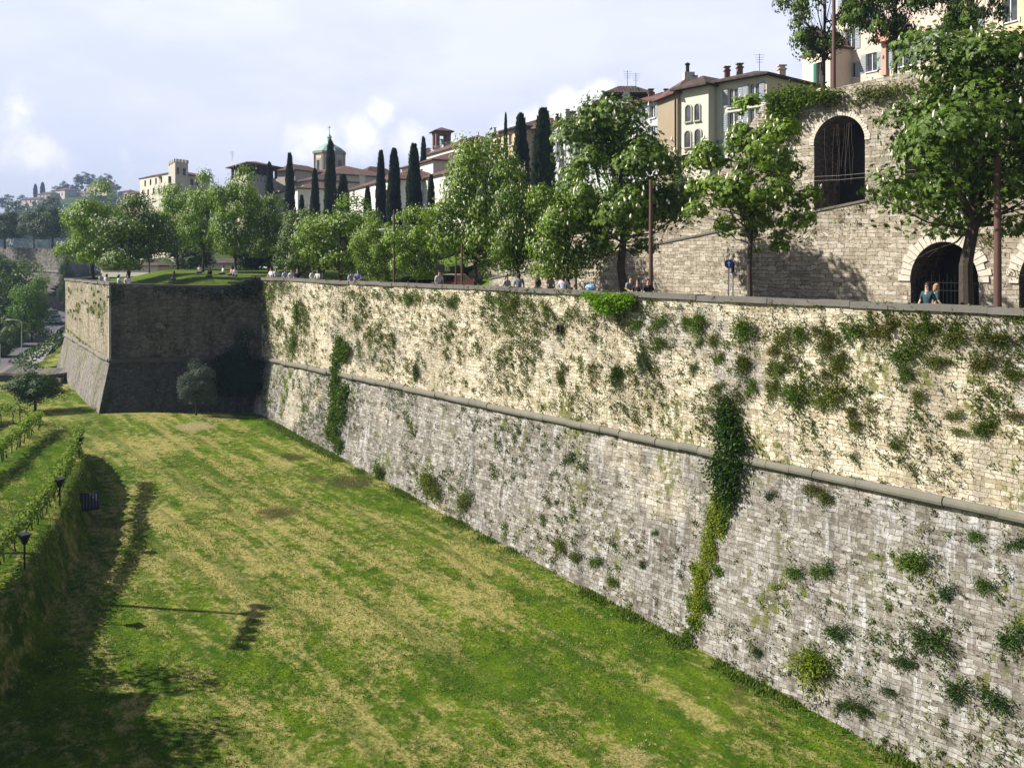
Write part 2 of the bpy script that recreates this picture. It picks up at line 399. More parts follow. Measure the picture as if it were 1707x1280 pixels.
M['tuft_green'] = mat_leaf('wall_herb_green', (.035,.075,.008), (.075,.135,.012), (.14,.20,.02), .3)
M['tuft_olive'] = mat_leaf('wall_herb_olive', (.050,.068,.010), (.10,.125,.016), (.18,.19,.03), .3)
M['tuft_brown'] = mat_leaf('wall_herb_rusty', (.07,.055,.015), (.11,.10,.02), (.15,.16,.03), .25)
M['tuft_dark'] = mat_leaf('wall_shrub_dark', (.014,.038,.007), (.034,.078,.010), (.07,.13,.014), .25)
M['mosslime'] = mat_leaf('lime_creeper', (.10,.13,.012), (.18,.22,.02), (.27,.29,.03), .35)
M['tuft_greyg'] = mat_leaf('olive_tree_leaf', (.04,.06,.045), (.08,.105,.075), (.12,.15,.11), .2)
M['vine'] = mat_leaf('vine_leaf', (.08,.13,.02), (.15,.22,.035), (.25,.31,.07), .4)
M['blossom'] = mat_plain('chestnut_blossom', (.74,.70,.52), .8, var=.1)
M['farleaf'] = mat_leaf('far_wood_leaf', (.03,.055,.02), (.05,.08,.028), (.08,.11,.035), .2)
M['glass'] = mat_glass('window_glass')
M['shutter'] = mat_plain('blue_grey_shutter', (.28,.31,.33), .6, var=.1)
M['shutter_brown'] = mat_plain('brown_shutter', (.10,.055,.035), .6)
M['shutter_green'] = mat_plain('green_shutter', (.02,.16,.09), .5)
M['frame'] = mat_plain('white_window_frame', (.62,.62,.60), .5)
M['cream'] = mat_plaster('cream_plaster', (.56,.52,.43))
M['white'] = mat_plaster('white_plaster', (.66,.64,.58), amt=.35)
M['greyw'] = mat_plaster('grey_white_plaster', (.50,.52,.55), amt=.45)
M['brownw'] = mat_plaster('brown_plaster', (.27,.215,.145), amt=.7)
M['pink'] = mat_plaster('pink_plaster', (.60,.485,.405), amt=.3)
M['pinkd'] = mat_plaster('rose_plaster', (.58,.30,.23), amt=.3)
M['ochre'] = mat_plaster('ochre_plaster', (.58,.47,.29), amt=.5)
M['stonew'] = mat_plaster('old_grey_masonry', (.40,.37,.31), amt=.8)
M['brick'] = mat_plain('old_brick', (.18,.105,.075), .9, var=.4, scale=4, bump=.5)
M['roof'] = mat_roof('clay_roof', (.15,.082,.062)); M['roofd'] = mat_roof('dark_clay_roof', (.085,.062,.052))
M['copper'] = mat_plain('green_copper', (.24,.36,.31), .6, var=.2)
M['wood'] = mat_plain('dark_timber', (.055,.035,.025), .8)
M['postwood'] = mat_plain('grey_post_wood', (.20,.16,.12), .9, var=.3)
M['lampwhite'] = mat_plain('galvanised', (.5,.52,.55), .45, .3)
M['asphalt'] = mat_plain('asphalt', (.085,.082,.092), .9, var=.2, scale=.6)
M['gravel'] = mat_plain('promenade_gravel', (.22,.20,.17), .95, var=.2, scale=.8)
M['concrete'] = mat_plain('concrete', (.36,.35,.33), .9, var=.25)

def mat_lawn(name, green=(.075,.125,.012), green2=(.12,.185,.02), straw=(.42,.36,.15), straw_amt=.8, track=True):
    m, t, b, o = new_mat(name)
    tc = t.node('ShaderNodeTexCoord').outputs['Object']
    al = t.mapping(tc, (1,1,1), rot=(0,0,-math.atan2(DV[1], DV[0])))      # x runs along the wall
    n_big = t.noise(al, .11, 4, .6)
    n_med = t.noise(t.mapping(al, (.35, 1.0, 1)), .75, 6, .68, .6)
    n_f = t.noise(tc, 2.6, 7, .78); n_ff = t.noise(tc, 9, 6, .8)
    c = t.mix(t.step(t.noise(tc, .8, 5, .65), .38, .62), green, green2)
    val = t.math('ADD', t.math('MULTIPLY', n_big, .30), t.math('ADD', t.math('MULTIPLY', n_med, .30), t.math('MULTIPLY', n_f, .46)))
    mow = t.noise(t.mapping(al, (.025, 1.5, 1), loc=(3,1,0)), 1.0, 3, .6)
    val = t.math('ADD', val, t.math('MULTIPLY', t.math('SUBTRACT', mow, .5), .19 if track else 0.0))
    sm = t.math('MULTIPLY', t.step(val, .495, .60), straw_amt)
    c = t.mix(sm, c, t.mix(n_ff, straw, tuple(x*.62 for x in straw)))
    if track:
        w = t.noise(t.mapping(al, (.05, 1.1, 1), loc=(0,4,0)), 1.0, 3, .5)
        c = t.mix(t.math('MULTIPLY', t.step(w, .53, .63), .45), c, (.055,.105,.012))
        e = t.noise(t.mapping(tc, (1,1,1), loc=(9,2,0)), .16, 4, .65)
        c = t.mix(t.math('MULTIPLY', t.step(e, .63, .70), .6), c, (.085,.06,.03))
    if track:
        wn = t.vmath('ADD', tc, t.vmath('SCALE', t.noise(tc, 1.2, 4, .7, out='Color'), scale=1.6))
        for (ex, ey, er, ec) in ((8.6,20.0,1.5,(.05,.033,.02)),(5.2,23.6,.8,(.06,.04,.022)),(-9.2,51.5,1.7,(.06,.042,.022)),(-12,46,1.2,(.07,.05,.025)),(-21.8,62.0,1.6,(.42,.34,.19)),(-13.5,56,1.0,(.06,.045,.02)),(3.6,26.8,.7,(.40,.33,.14))):
            dd = t.vmath('DISTANCE', t.vmath('MULTIPLY', wn, (1,1,0)), (ex+.8, ey+.8, 0))
            c = t.mix(t.math('MULTIPLY', t.step(dd, er, er*.45), .85), c, ec)
    sh = t.step(n_ff, .30, .62)
    c = t.mix(t.math('MULTIPLY', t.math('SUBTRACT', 1.0, sh), .8), c, (.025,.045,.006))
    c = t.mix(t.math('MULTIPLY', t.step(t.noise(tc, 22, 3, .7), .6, .75), .5), c, (.30,.34,.08))
    t.put(b.inputs['Base Color'], c); b.inputs['Roughness'].default_value = .95; b.inputs['Specular IOR Level'].default_value = .05
    t.put(b.inputs['Normal'], t.bump(t.math('ADD', n_ff, t.math('MULTIPLY', n_f, 1.2)), .8, .12))
    return m
M['lawn'] = mat_lawn('moat_lawn', green=(.050,.110,.005), green2=(.125,.20,.009), straw=(.56,.47,.17), straw_amt=.9); M['lawn2'] = mat_lawn('green_lawn', straw_amt=.2, track=False)
M['scrub'] = mat_lawn('hillside_scrub', (.03,.055,.012), (.06,.10,.016), (.14,.13,.06), .35, False)

# value noise for real relief
def vnoise(x, y, seed=0):
    xi, yi = np.floor(x).astype(int), np.floor(y).astype(int); fx, fy = x-xi, y-yi
    def h(i, j):
        q = (i*374761393 + j*668265263 + seed*1442695041) & 0xffffffff
        q = ((q ^ (q >> 13))*1274126177) & 0xffffffff
        return ((q ^ (q >> 16)) & 0xffff)/65535.0
    sx, sy = fx*fx*(3-2*fx), fy*fy*(3-2*fy)
    return (h(xi,yi)*(1-sx)+h(xi+1,yi)*sx)*(1-sy) + (h(xi,yi+1)*(1-sx)+h(xi+1,yi+1)*sx)*sy
def fbm(x, y, o=4, seed=0):
    r = 0; a = .5
    for k in range(o): r = r + a*vnoise(x*2**k, y*2**k, seed+k); a *= .5
    return r

# ------------------------------------------------------------------ ground
MOUND = np.array([(-60,56),(-31,57),(-26.5,54.5),(-24,51),(-22,47.5),(-19.2,39.5),(-16.8,31.8),(-16,28),(-15.8,20),(-16,-5),(-60,-5)], float)
def poly_sd(x, y, P):
    """signed distance, positive inside"""
    d = np.full(x.shape, 1e9); ins = np.zeros(x.shape, bool); n = len(P)
    for i in range(n):
        a, b_ = P[i], P[(i+1) % n]; e = b_-a
        t_ = np.clip(((x-a[0])*e[0]+(y-a[1])*e[1])/(e@e), 0, 1)
        d = np.minimum(d, np.hypot(x-a[0]-t_*e[0], y-a[1]-t_*e[1]))
        c = ((a[1] > y) != (b_[1] > y)) & (x < (b_[0]-a[0])*(y-a[1])/(b_[1]-a[1]+1e-12)+a[0])
        ins ^= c
    return np.where(ins, d, -d)
def sms(x, a, b_):
    t_ = np.clip((x-a)/(b_-a), 0, 1); return t_*t_*(3-2*t_)
def G(x, y):
    x = np.asarray(x, float); y = np.asarray(y, float)
    s = x*DV[0] + y*DV[1]
    z = -floorH(s)
    sd_ = poly_sd(x, y, MOUND)
    z = z + 1.85*sms(sd_, -.1, .55) + .45*sms(sd_, .8, 3)*(fbm(x*.25, y*.25, 3, 5)-.4)
    z = z + .22*(fbm(x*.22, y*.22, 4, 2)-.45) + .06*(fbm(x*1.1, y*1.1, 3, 9)-.45)
    z = z - .02*np.clip(-x-60, 0, 60)*np.clip((y-60)/60, 0, 1)
    return z
def grid_obj(name, xs, ys, fz, m, label=None, kind='structure', mask=None):
    X, Y = np.meshgrid(xs, ys); Z = fz(X, Y); nx, ny = len(xs), len(ys)
    V = np.stack([X, Y, Z], -1).reshape(-1, 3)
    i = np.arange((ny-1)*(nx-1)); r, c = i//(nx-1), i % (nx-1); a = r*nx + c
    Fc = np.stack([a, a+1, a+nx+1, a+nx], 1)
    if mask is not None:
        cx = (X[:-1,:-1]+X[1:,1:]).ravel()/2; cy = (Y[:-1,:-1]+Y[1:,1:]).ravel()/2; Fc = Fc[mask(cx, cy)]
    me = bpy.data.meshes.new(name); me.from_pydata(V.tolist(), [], Fc.tolist()); me.polygons.foreach_set('use_smooth', [True]*len(me.polygons)); me.update()
    o = link(name, me, m); tag(o, label, None, None, kind); return o
xs = np.concatenate([np.linspace(-150,-62,45), np.arange(-60, 34, .4)]); ys = np.concatenate([np.arange(-6, 92, .4), np.linspace(93, 260, 60)])
grid_obj('ground', xs, ys, G, M['lawn'], mask=lambda x, y: (.7769*x+.6296*y < 28.0) | (x < -60) | ((y > 92) & (x < -25)))
# wide land out to the horizon
b = MB(); b.face([(-1800,-100,-17.6),(1800,-100,-17.6),(1800,2600,-17.6),(-1800,2600,-17.6)]); tag(b.build('land', M['scrub']), kind='structure')

# ------------------------------------------------------------------ rampart walls
def loft_wall(segname, top, topz, base_off, basez, step, m, parent, zc=ZC, u0=0.0, relief=.05):
    """vertical face from topz to the cordon, battered face below; top: plan points; base_off: unit mitre offsets"""
    pass
def corner_offsets(P):
    """outward mitre vectors for an open path (outward = left-hand side towards camera)"""
    out = []
    for i in range(len(P)):
        ns = []
        if i > 0: e = P[i]-P[i-1]; ns.append(np.array([-e[1], e[0]])/np.linalg.norm(e))
        if i < len(P)-1: e = P[i+1]-P[i]; ns.append(np.array([-e[1], e[0]])/np.linalg.norm(e))
        if len(ns) == 1: out.append(ns[0])
        else:
            q = ns[0]+ns[1]; q /= np.linalg.norm(q); out.append(q/max(.3, q@ns[0]))
    return out
A = np.array(SD(64.7, D0)); B0 = np.array(SD(-30, D0)); C1 = np.array([-29.5, 66.0]); C2 = np.array([-43.7, 88.0]); C3 = np.array([-33.0, 125.0])
PATH = [B0, A, C1, C2, C3]; OFF = corner_offsets(PATH)
def wall_face(i, j, tz, bz, m, name, parent, zc, step=.35, u0=0.0, relief=.07, batter=BAT):
    """panel between path corners i and j; tz/bz: functions of fraction"""
    P, Q = PATH[i], PATH[j]; L = np.linalg.norm(Q-P); n = max(2, int(L/step)); fs = np.linspace(0, 1, n+1)
    zs_u = [1.0, .8, .6, .4, .2, 0.0]
    nu = 16; nl = 22
    V = []; UV = []
    for f in fs:
        t_, b_ = tz(f), bz(f); rows = []
        for k in range(nu+1):
            z = t_ + (zc-t_)*k/nu; rows.append((z, 0.0))
        for k in range(1, nl+1):
            z = zc + (b_-zc)*k/nl; rows.append((z, batter*(zc-z)))
        row = []
        for z, off in rows:
            p = (P + OFF[i]*off)*(1-f) + (Q + OFF[j]*off)*f
            row.append((p[0], p[1], z)); UV.append((u0 + f*L, z))
        V.append(row)
    V = np.array(V); UV = np.array(UV).reshape(len(fs), -1, 2)
    nn = np.array([-(Q-P)[1], (Q-P)[0]])/L
    rl = relief*(fbm(UV[...,0]*.55, UV[...,1]*.6, 3, 3)-.45)*2 + .035*(fbm(UV[...,0]*2.6, UV[...,1]*5, 2, 8)-.4)*2
    edge = np.minimum(1, np.minimum(fs, 1-fs)*L/1.0)[:, None]
    V[..., 0] += nn[0]*rl*edge; V[..., 1] += nn[1]*rl*edge
    nr = V.shape[1]; vv = V.reshape(-1, 3); uvv = UV.reshape(-1, 2)
    a = np.arange(len(fs)*nr).reshape(len(fs), nr)
    Fc = np.stack([a[:-1,:-1], a[1:,:-1], a[1:,1:], a[:-1,1:]], -1).reshape(-1, 4)[:, ::-1]
    me = bpy.data.meshes.new(name); me.from_pydata(vv.tolist(), [], Fc.tolist())
    uvl = me.uv_layers.new(name='UVMap'); idx = Fc.ravel(); uvl.data.foreach_set('uv', uvv[idx].astype(np.float32).ravel())
    me.polygons.foreach_set('use_smooth', [True]*len(me.polygons)); me.update()
    return link(name, me, m, parent)
def plan(i, f, j): return PATH[i]*(1-f) + PATH[j]*f
def coping(P, Q, z0, z1, w, h, m, parent, seed=0, blk=1.9, out=.10):
    rr = random.Random(seed); P = np.array(P); Q = np.array(Q); L = np.linalg.norm(Q-P); d = (Q-P)/L; nn = np.array([-d[1], d[0]])
    mb = MB(); x = 0
    while x < L-.05:
        l = min(blk*rr.uniform(.7, 1.3), L-x); dz = rr.uniform(-.035, .03); dn = rr.uniform(-.035, .03)
        zz = z0 + (z1-z0)*(x+l/2)/L; c = P + d*(x+l/2) + nn*(out-w/2+dn)
        mb.box((c[0], c[1], zz+h/2+dz), (l-.012, w, h), math.atan2(d[1], d[0]) + rr.uniform(-.012,.012))
        x += l
    return mb.build('coping', m, parent)
def roll(pts, r, parent, seed=0, name='cordon', m='cordon'):
    mb = MB(); rr = random.Random(seed)
    for a, b_ in zip(pts[:-1], pts[1:]):
        a, b_ = Vector(a), Vector(b_); L = (b_-a).length; x = 0
        while x < L-.02:
            l = min(rr.uniform(.9, 1.7), L-x); j = Vector((rr.uniform(-.025,.025), rr.uniform(-.025,.025), rr.uniform(-.03,.03)))
            mb.tube([a.lerp(b_, x/L)+j, a.lerp(b_, (x+l-.008)/L)+j], r*rr.uniform(.93,1.05), 12)
            x += l
    o = mb.build(name, M[m], parent); return o

cur = empty('rampart_wall', (A[0], A[1], -11.5), 0, 'long sunlit stone rampart running from the near right to the shaded corner, full of weeds', 'rampart')
wall_face(0, 1, lambda f: ZTOP-.02, lambda f: -float(floorH(-30+94.7*f))-.5, M['curtain'], 'wall_face', cur, ZC, step=.33, u0=-30)
coping(B0, A, ZTOP-.20, ZTOP-.20, .62, .20, M['coping'], cur, 1)
# inner side of the parapet
mb = MB(); p0 = np.array(SD(-30, D0+.45)); p1 = np.array(SD(64.7, D0+.45))
mb.face([(p0[0],p0[1],-2.6),(p1[0],p1[1],-2.6),(p1[0],p1[1],-1.6),(p0[0],p0[1],-1.6)], [(0,0),(94,0),(94,1),(0,1)])
mb.build('parapet_inside', M['retain'], cur)
ra = [(*(SD(-30, D0-.07)), ZC), (*(SD(64.6, D0-.07)), ZC)]
roll(ra, .175, cur, 4)
# drain opening (black scupper) high on the wall
q, _ = on_curtain(935, 548); mb = MB()
for dx in (-1, 1): mb.box((q.x+DV[0]*.13*dx+NV[0]*.06, q.y+DV[1]*.13*dx+NV[1]*.06, q.z), (.06,.16,.36), math.atan2(DV[1],DV[0]))
mb.box((q.x+NV[0]*.02, q.y+NV[1]*.02, q.z), (.2,.1,.34), math.atan2(DV[1],DV[0]))
mb.build('drain_opening', M['iron'], cur)

bas = empty('bastion_wall', (C1[0], C1[1], -11.5), 0, 'square stone bastion at the end of the moat, shaded flank and sunlit left face', 'bastion')
def flank_top(f): return float(np.interp(f, [0, .12, .25, .9, 1], [-1.55, -1.75, -2.25, -2.1, -2.0]))
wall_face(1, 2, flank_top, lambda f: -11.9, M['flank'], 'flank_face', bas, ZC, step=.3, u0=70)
wall_face(2, 3, lambda f: -2.0-.2*f, lambda f: -12.0, M['bastion_lit'], 'left_face', bas, -7.55, step=.4, u0=100)
wall_face(3, 4, lambda f: -2.2, lambda f: -12.0, M['bastion_lit'], 'rear_face', bas, -7.5, step=1, u0=140)
def pz(i, j, f, z): q_ = plan(i, f, j); return (q_[0], q_[1], z)
fl = [0, .12, .25, .6, .9, 1]
for a_, b_ in zip(fl[:-1], fl[1:]):
    coping(plan(1,a_,2), plan(1,b_,2), flank_top(a_)-.02, flank_top(b_)-.02, .55, .16, M['coping'], bas, int(a_*50)+5, 1.2)
coping(C1, C2, -2.02, -2.22, .55, .18, M['coping'], bas, 9); coping(C2, C3, -2.22, -2.22, .55, .18, M['coping'], bas, 10)
roll([(C1[0], C1[1]-.05, ZC), (A[0], A[1]-.05, ZC)], .2, bas, 12, m='cordon_shaded'); roll([(C1[0]-.03, C1[1], -7.58), (C2[0]-.03, C2[1], -7.52)], .2, bas, 13)
# pale strip on the bastion's edge paints the corner catching the sun
mb = MB()
for k in range(15):
    z = -2.1-k*.37; mb.box((C1[0]+.0, C1[1]-.02, z-.18), (.16, .16, .365), math.atan2(C1[1]-C2[1], C1[0]-C2[0]))
mb.build('lit_edge', M['voussoir'], bas)

# ------------------------------------------------------------------ promenade, ramp and the retaining walls behind it
b = MB()
poly = [SD(-30, D0+.2), tuple(A+np.array([.3,.4])), (C1[0]+.5, C1[1]+.5), (C2[0]+.6, C2[1]), (C3[0], C3[1]), (-25,140), (30,140), SD(-30, 60)]
b.face([(x, y, -2.55) for x, y in poly]); tag(b.build('promenade', M['gravel']), kind='structure')
# lawn of the bastion, a low rise
def bl(x, y):
    d = poly_sd(x, y, np.array([(-27,69.5),(-21,71.5),(-12,84),(-16,105),(-30,112),(-41,92)], float))
    return -2.7 + .9*sms(d, 0, 5) + .55*sms(y, 74, 98) + .1*(fbm(x*.3, y*.3, 3, 4)-.4)
grid_obj('bastion_lawn', np.linspace(-42,-12,50), np.linspace(69,112,60), bl, M['lawn2'], mask=lambda x, y: poly_sd(x, y, np.array([(-28.5,68.2),(-20,70.5),(-10,84),(-14,106),(-33,113),(-42.5,92),(-42.3,88.6)], float)) > 0)

def arch_wall(name, D, s0, s1, zb, zt, arches, m, parent, du=.4, thick=.6, cap=True):
    """wall panel facing the camera at distance D, with arched openings (sc, half, zbase, zspring, rise)"""
    ss = set(np.round(np.arange(s0, s1+1e-6, du), 4)) | {s1}
    for sc, hw, z0, zs, rs in arches:
        for k in range(25): ss.add(round(sc + hw*math.cos(math.pi*k/24), 4))
    ss = sorted(ss); mb = MB()
    def ina(s):
        for a in arches:
            if abs(s-a[0]) < a[1]-1e-6: return a
    def crv(a, s): return a[3] + a[4]*math.sqrt(max(0, 1-((s-a[0])/a[1])**2))
    def P(s, z, off=0): x, y = SD(s, D+off); return (x, y, z)
    for a_, b_ in zip(ss[:-1], ss[1:]):
        if b_-a_ < 1e-5: continue
        ar = ina((a_+b_)/2)
        def q(sa, za0, za1, zb0, zb1):
            mb.face([P(b_, zb0), P(a_, za0), P(a_, za1), P(b_, zb1)], [(b_, zb0), (a_, za0), (a_, za1), (b_, zb1)])
        if ar is None: q(0, zb(a_), zt(a_), zb(b_), zt(b_))
        else:
            q(0, crv(ar, a_), zt(a_), crv(ar, b_), zt(b_))
            if ar[2] > zb(a_)+.01: q(0, zb(a_), ar[2], zb(b_), ar[2])
        if cap: mb.face([P(b_, zt(b_)), P(a_, zt(a_)), P(a_, zt(a_), thick), P(b_, zt(b_), thick)], [(b_,0),(a_,0),(a_,thick),(b_,thick)])
        mb.face([P(a_, zb(a_), thick), P(b_, zb(b_), thick), P(b_, zt(b_), thick), P(a_, zt(a_), thick)]) if ar is None else None
    for s in (s0, s1):
        mb.face([P(s, zb(s)), P(s, zb(s), thick), P(s, zt(s), thick), P(s, zt(s))], [(0, zb(s)), (thick, zb(s)), (thick, zt(s)), (0, zt(s))])
    o = mb.build('wall_face', m, parent)
    for a in arches:
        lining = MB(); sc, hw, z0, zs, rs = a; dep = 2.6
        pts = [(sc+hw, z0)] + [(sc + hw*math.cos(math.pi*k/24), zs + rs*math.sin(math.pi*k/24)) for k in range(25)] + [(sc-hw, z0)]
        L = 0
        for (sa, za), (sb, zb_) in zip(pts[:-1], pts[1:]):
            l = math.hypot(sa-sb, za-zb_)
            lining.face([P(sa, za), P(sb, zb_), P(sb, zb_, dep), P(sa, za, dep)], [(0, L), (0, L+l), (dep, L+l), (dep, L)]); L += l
        lining.build('arch_lining', M['flank'], parent)  # dark flank colours stand in for shade inside the arch
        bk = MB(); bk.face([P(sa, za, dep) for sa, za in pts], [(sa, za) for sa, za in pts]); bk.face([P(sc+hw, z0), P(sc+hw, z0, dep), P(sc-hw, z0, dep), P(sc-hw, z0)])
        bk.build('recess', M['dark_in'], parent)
    return o
def voussoirs(a, D, parent, n=25, th=.45, dep=.08, seed=0):
    sc, hw, z0, zs, rs = a; mb = MB(); rr = random.Random(seed)
    for k in range(n):
        a0, a1 = math.pi*(k+.06)/n, math.pi*(k+.94)/n; t_ = th*rr.uniform(.75, 1.25)
        pr = rr.uniform(.6, 1.1)*dep
        def Q(an, e, off): x, y = SD(sc + (hw+e)*math.cos(an), D-off); return (x, y, zs + (rs+e)*math.sin(an))
        f = [Q(a0,.004,pr), Q(a1,.004,pr), Q(a1,t_,pr), Q(a0,t_,pr)]; bk = [Q(a0,.004,-.05), Q(a1,.004,-.05), Q(a1,t_,-.05), Q(a0,t_,-.05)]
        mb.face(f)
        for i in range(4): mb.face([f[i], bk[i], bk[(i+1) % 4], f[(i+1) % 4]])
    return mb.build('voussoir_ring', M['voussoir'], parent)

DR, DU = 40.0, 44.0
def z_ramp(s): return 1.15 + .145*(32.9-s) if s > 4 else 5.34
ar1c = (s_of(1518, DR)+s_of(1632, DR))/2; ar1h = abs(s_of(1518, DR)-s_of(1632, DR))/2
AR1 = (ar1c, ar1h, -2.55, atD(1575, 470, DR).z, atD(1575, 403, DR).z-atD(1575, 470, DR).z)
AR2 = (s_of(1700, DR)-ar1h*.98, ar1h, -2.55, AR1[3], AR1[4])
AR3 = (AR2[0]-2*ar1h-1.6, ar1h, -2.55, AR1[3], AR1[4])
rw = empty('ramp_wall', (*SD(25, DR), -2.55), 0, 'rubble stone wall holding the ramp, with low arched cellars, behind the promenade', 'retaining wall')
arch_wall('ramp_wall', DR, -12, 52, lambda s: -2.8, lambda s: z_ramp(s)+.0, [AR1, AR2, AR3], M['retain'], rw)
for k, a in enumerate((AR1, AR2, AR3)): voussoirs(a, DR, rw, 23, .48, .07, k)
c_a, c_b = SD(52, DR), SD(-12, DR)
# thin slab along the ramp parapet
mb = MB(); x = 52.0; rr = random.Random(3)
while x > -12:
    l = rr.uniform(.8, 1.5); x2 = x-l; za, zb_ = z_ramp(x), z_ramp(x2)
    pts = [(x, DR-.06), (x2+.01, DR-.06), (x2+.01, DR+.5), (x, DR+.5)]
    lo = [(*SD(s, d), (za if s == x else zb_)+.004) for s, d in pts]; hi = [(p[0], p[1], p[2]+.11) for p in lo]
    mb.face(hi); [mb.face([lo[i], lo[(i+1) % 4], hi[(i+1) % 4], hi[i]]) for i in range(4)]; x = x2
mb.build('coping', M['coping'], rw)
# iron grille in the cellar mouth
for a in (AR1, AR2):
    g = empty('iron_gate', (*SD(a[0], DR+.5), -2.55), 0, 'black iron bar gate closing the ' + ('arched cellar behind the two walking women' if a is AR1 else 'cellar arch cut by the right edge of the photo'), 'gate')
    mb = MB(); n = 17
    for k in range(n+1):
        s = a[0]-a[1]*.97 + 2*a[1]*.97*k/n; zt_ = a[3] - .15 + (.25 if k % 2 else .0)
        x, y = SD(s, DR+.5); mb.tube([(x, y, -2.55), (x, y, zt_+.25)], .014, 5)
    mb.build('bar', M['iron'], g)
    mb = MB()
    for zz in (-2.3, a[3]-.4, a[3]-.05):
        p, q = SD(a[0]-a[1]*.98, DR+.5), SD(a[0]+a[1]*.98, DR+.5); mb.tube([(*p, zz), (*q, zz)], .022, 5)
    mb.build('rail', M['iron'], g)
# ramp surface
mb = MB()
for s in np.arange(52, -12, -2.0):
    mb.face([(*SD(s, DR+.5), z_ramp(s)-.75), (*SD(s-2, DR+.5), z_ramp(s-2)-.75), (*SD(s-2, DU+.1), z_ramp(s-2)-.75), (*SD(s, DU+.1), z_ramp(s)-.75)])
tag(mb.build('ramp_path', M['gravel']), kind='structure')

def z_upper(s):
    return float(np.interp(s, [-12, 15, 24, 29, 31.5, 33.5, 36.5, 56, 60], [9.9, 9.6, 9.25, 9.0, 8.6, 6.0, 2.8, .66, .2]))
sl, sr = s_of(1357, DU), s_of(1442, DU)
zsp = atD(1400, 238, DU).z; zcr = atD(1400, 193, DU).z; zbs = z_ramp((sl+sr)/2)-.55
AU1 = ((sl+sr)/2, abs(sl-sr)/2, zbs, zsp, zcr-zsp)
AU2 = (AU1[0]-2*AU1[1]-2.15, AU1[1], zbs+.7, zsp+.3, zcr-zsp); AU3 = (AU2[0]-2*AU1[1]-2.15, AU1[1], zbs+1.3, zsp+.5, zcr-zsp)
uw = empty('arcaded_wall', (*SD(26, DU), 2), 0, 'tall rubble stone wall with high blind arches above the ramp, ivy on its top', 'retaining wall')
arch_wall('arcaded_wall', DU, -12, 60, lambda s: min(z_ramp(s) if s < 52 else -1.6, z_upper(s)-.5)-.9, z_upper, [AU1, AU2, AU3], M['retain'], uw)
voussoirs(AU1, DU, uw, 31, .26, .05, 5); voussoirs(AU2, DU, uw, 31, .26, .05, 6)
# thin root strands hanging in the tall arch and two wires across
mb = MB()
for k in range(9):
    s = AU1[0] + rnd.uniform(-.8,.8)*AU1[1]; x, y = SD(s, DU+.1); z = AU1[3]+AU1[4]*.7; pts = [(x, y, z)]
    for j in range(7): x += rnd.uniform(-.05,.05); z -= rnd.uniform(.3,.6); pts.append((x, y, z))
    mb.tube(pts, .004, 4)
tag(mb.build('hanging_root', M['barkpale']), 'thin dry creeper strands hanging inside the tall dark arch', 'creeper')
for k, vv in enumerate((292, 299)):
    mb = MB(); p, q = atD(1330, vv+4, DU-3), atD(1475, vv-6, DU-3); q2 = atD(1690, vv-18, DU-3)
    mb.tube([p, (p+q)/2+Vector((0,0,-.05)), q, q2], .006, 4)
    tag(mb.build('overhead_wire', M['concrete']), ('upper' if k == 0 else 'lower') + ' of the two thin wires strung across the tall arch', 'wire', 'wires across the tall arch')

# ------------------------------------------------------------------ hillside terrain
CP = np.array([  # x, y, z control heights
 (*SD(20,45.5),8.4),(*SD(28,45.5),8.2),(*SD(5,45.5),8.8),(*SD(-10,45.5),9),(*SD(33,46),4.5),(*SD(38,45.5),1.6),(*SD(48,45.5),.8),(*SD(56,46),-.2),(*SD(62,44),-1.6),(*SD(70,42),-2.8),
 (*SD(66,54),1.0),(*SD(58,56),2.5),
 (35,80,12),(38,70,11),(34,92,12),(20,75,6.5),(24,70,7),(14,80,5.5),(8,95,4.5),(16,92,6),(-3,110,3),(-10,130,5),(-30,165,6),(-45,150,1),(-70,190,0),(-12,90,-2.9),(-22,95,-2.9),(-30,118,-2.9),(-50,140,-3.5),(-70,150,-6),(-5,88,-1.5),(0,84,1.0),(-90,190,-8),(60,90,16),(60,60,13),(60,130,22),(0,180,14),(-40,220,8),(-100,240,-4),(60,200,25)], float)
def hill(x, y):
    x = np.asarray(x, float); y = np.asarray(y, float); w = 0; a = 0
    for cx, cy, cz in CP:
        q = 1/((x-cx)**2 + (y-cy)**2 + 3)**1.6; w = w+q; a = a+q*cz
    return a/w + .5*(fbm(x*.12, y*.12, 3, 21)-.45)
DDf = lambda x, y: .7769*x+.6296*y
Sf = lambda x, y: DV[0]*x+DV[1]*y
def hmask(x, y):
    D, S = DDf(x, y), Sf(x, y)
    return np.where(S < 58, D > 44.5, D > 41+.0*S) & ((y > 92) | (x > -14))
grid_obj('hillside', np.arange(-110, 110, 1.25), np.arange(15, 250, 1.25), hill, M['scrub'], mask=hmask)

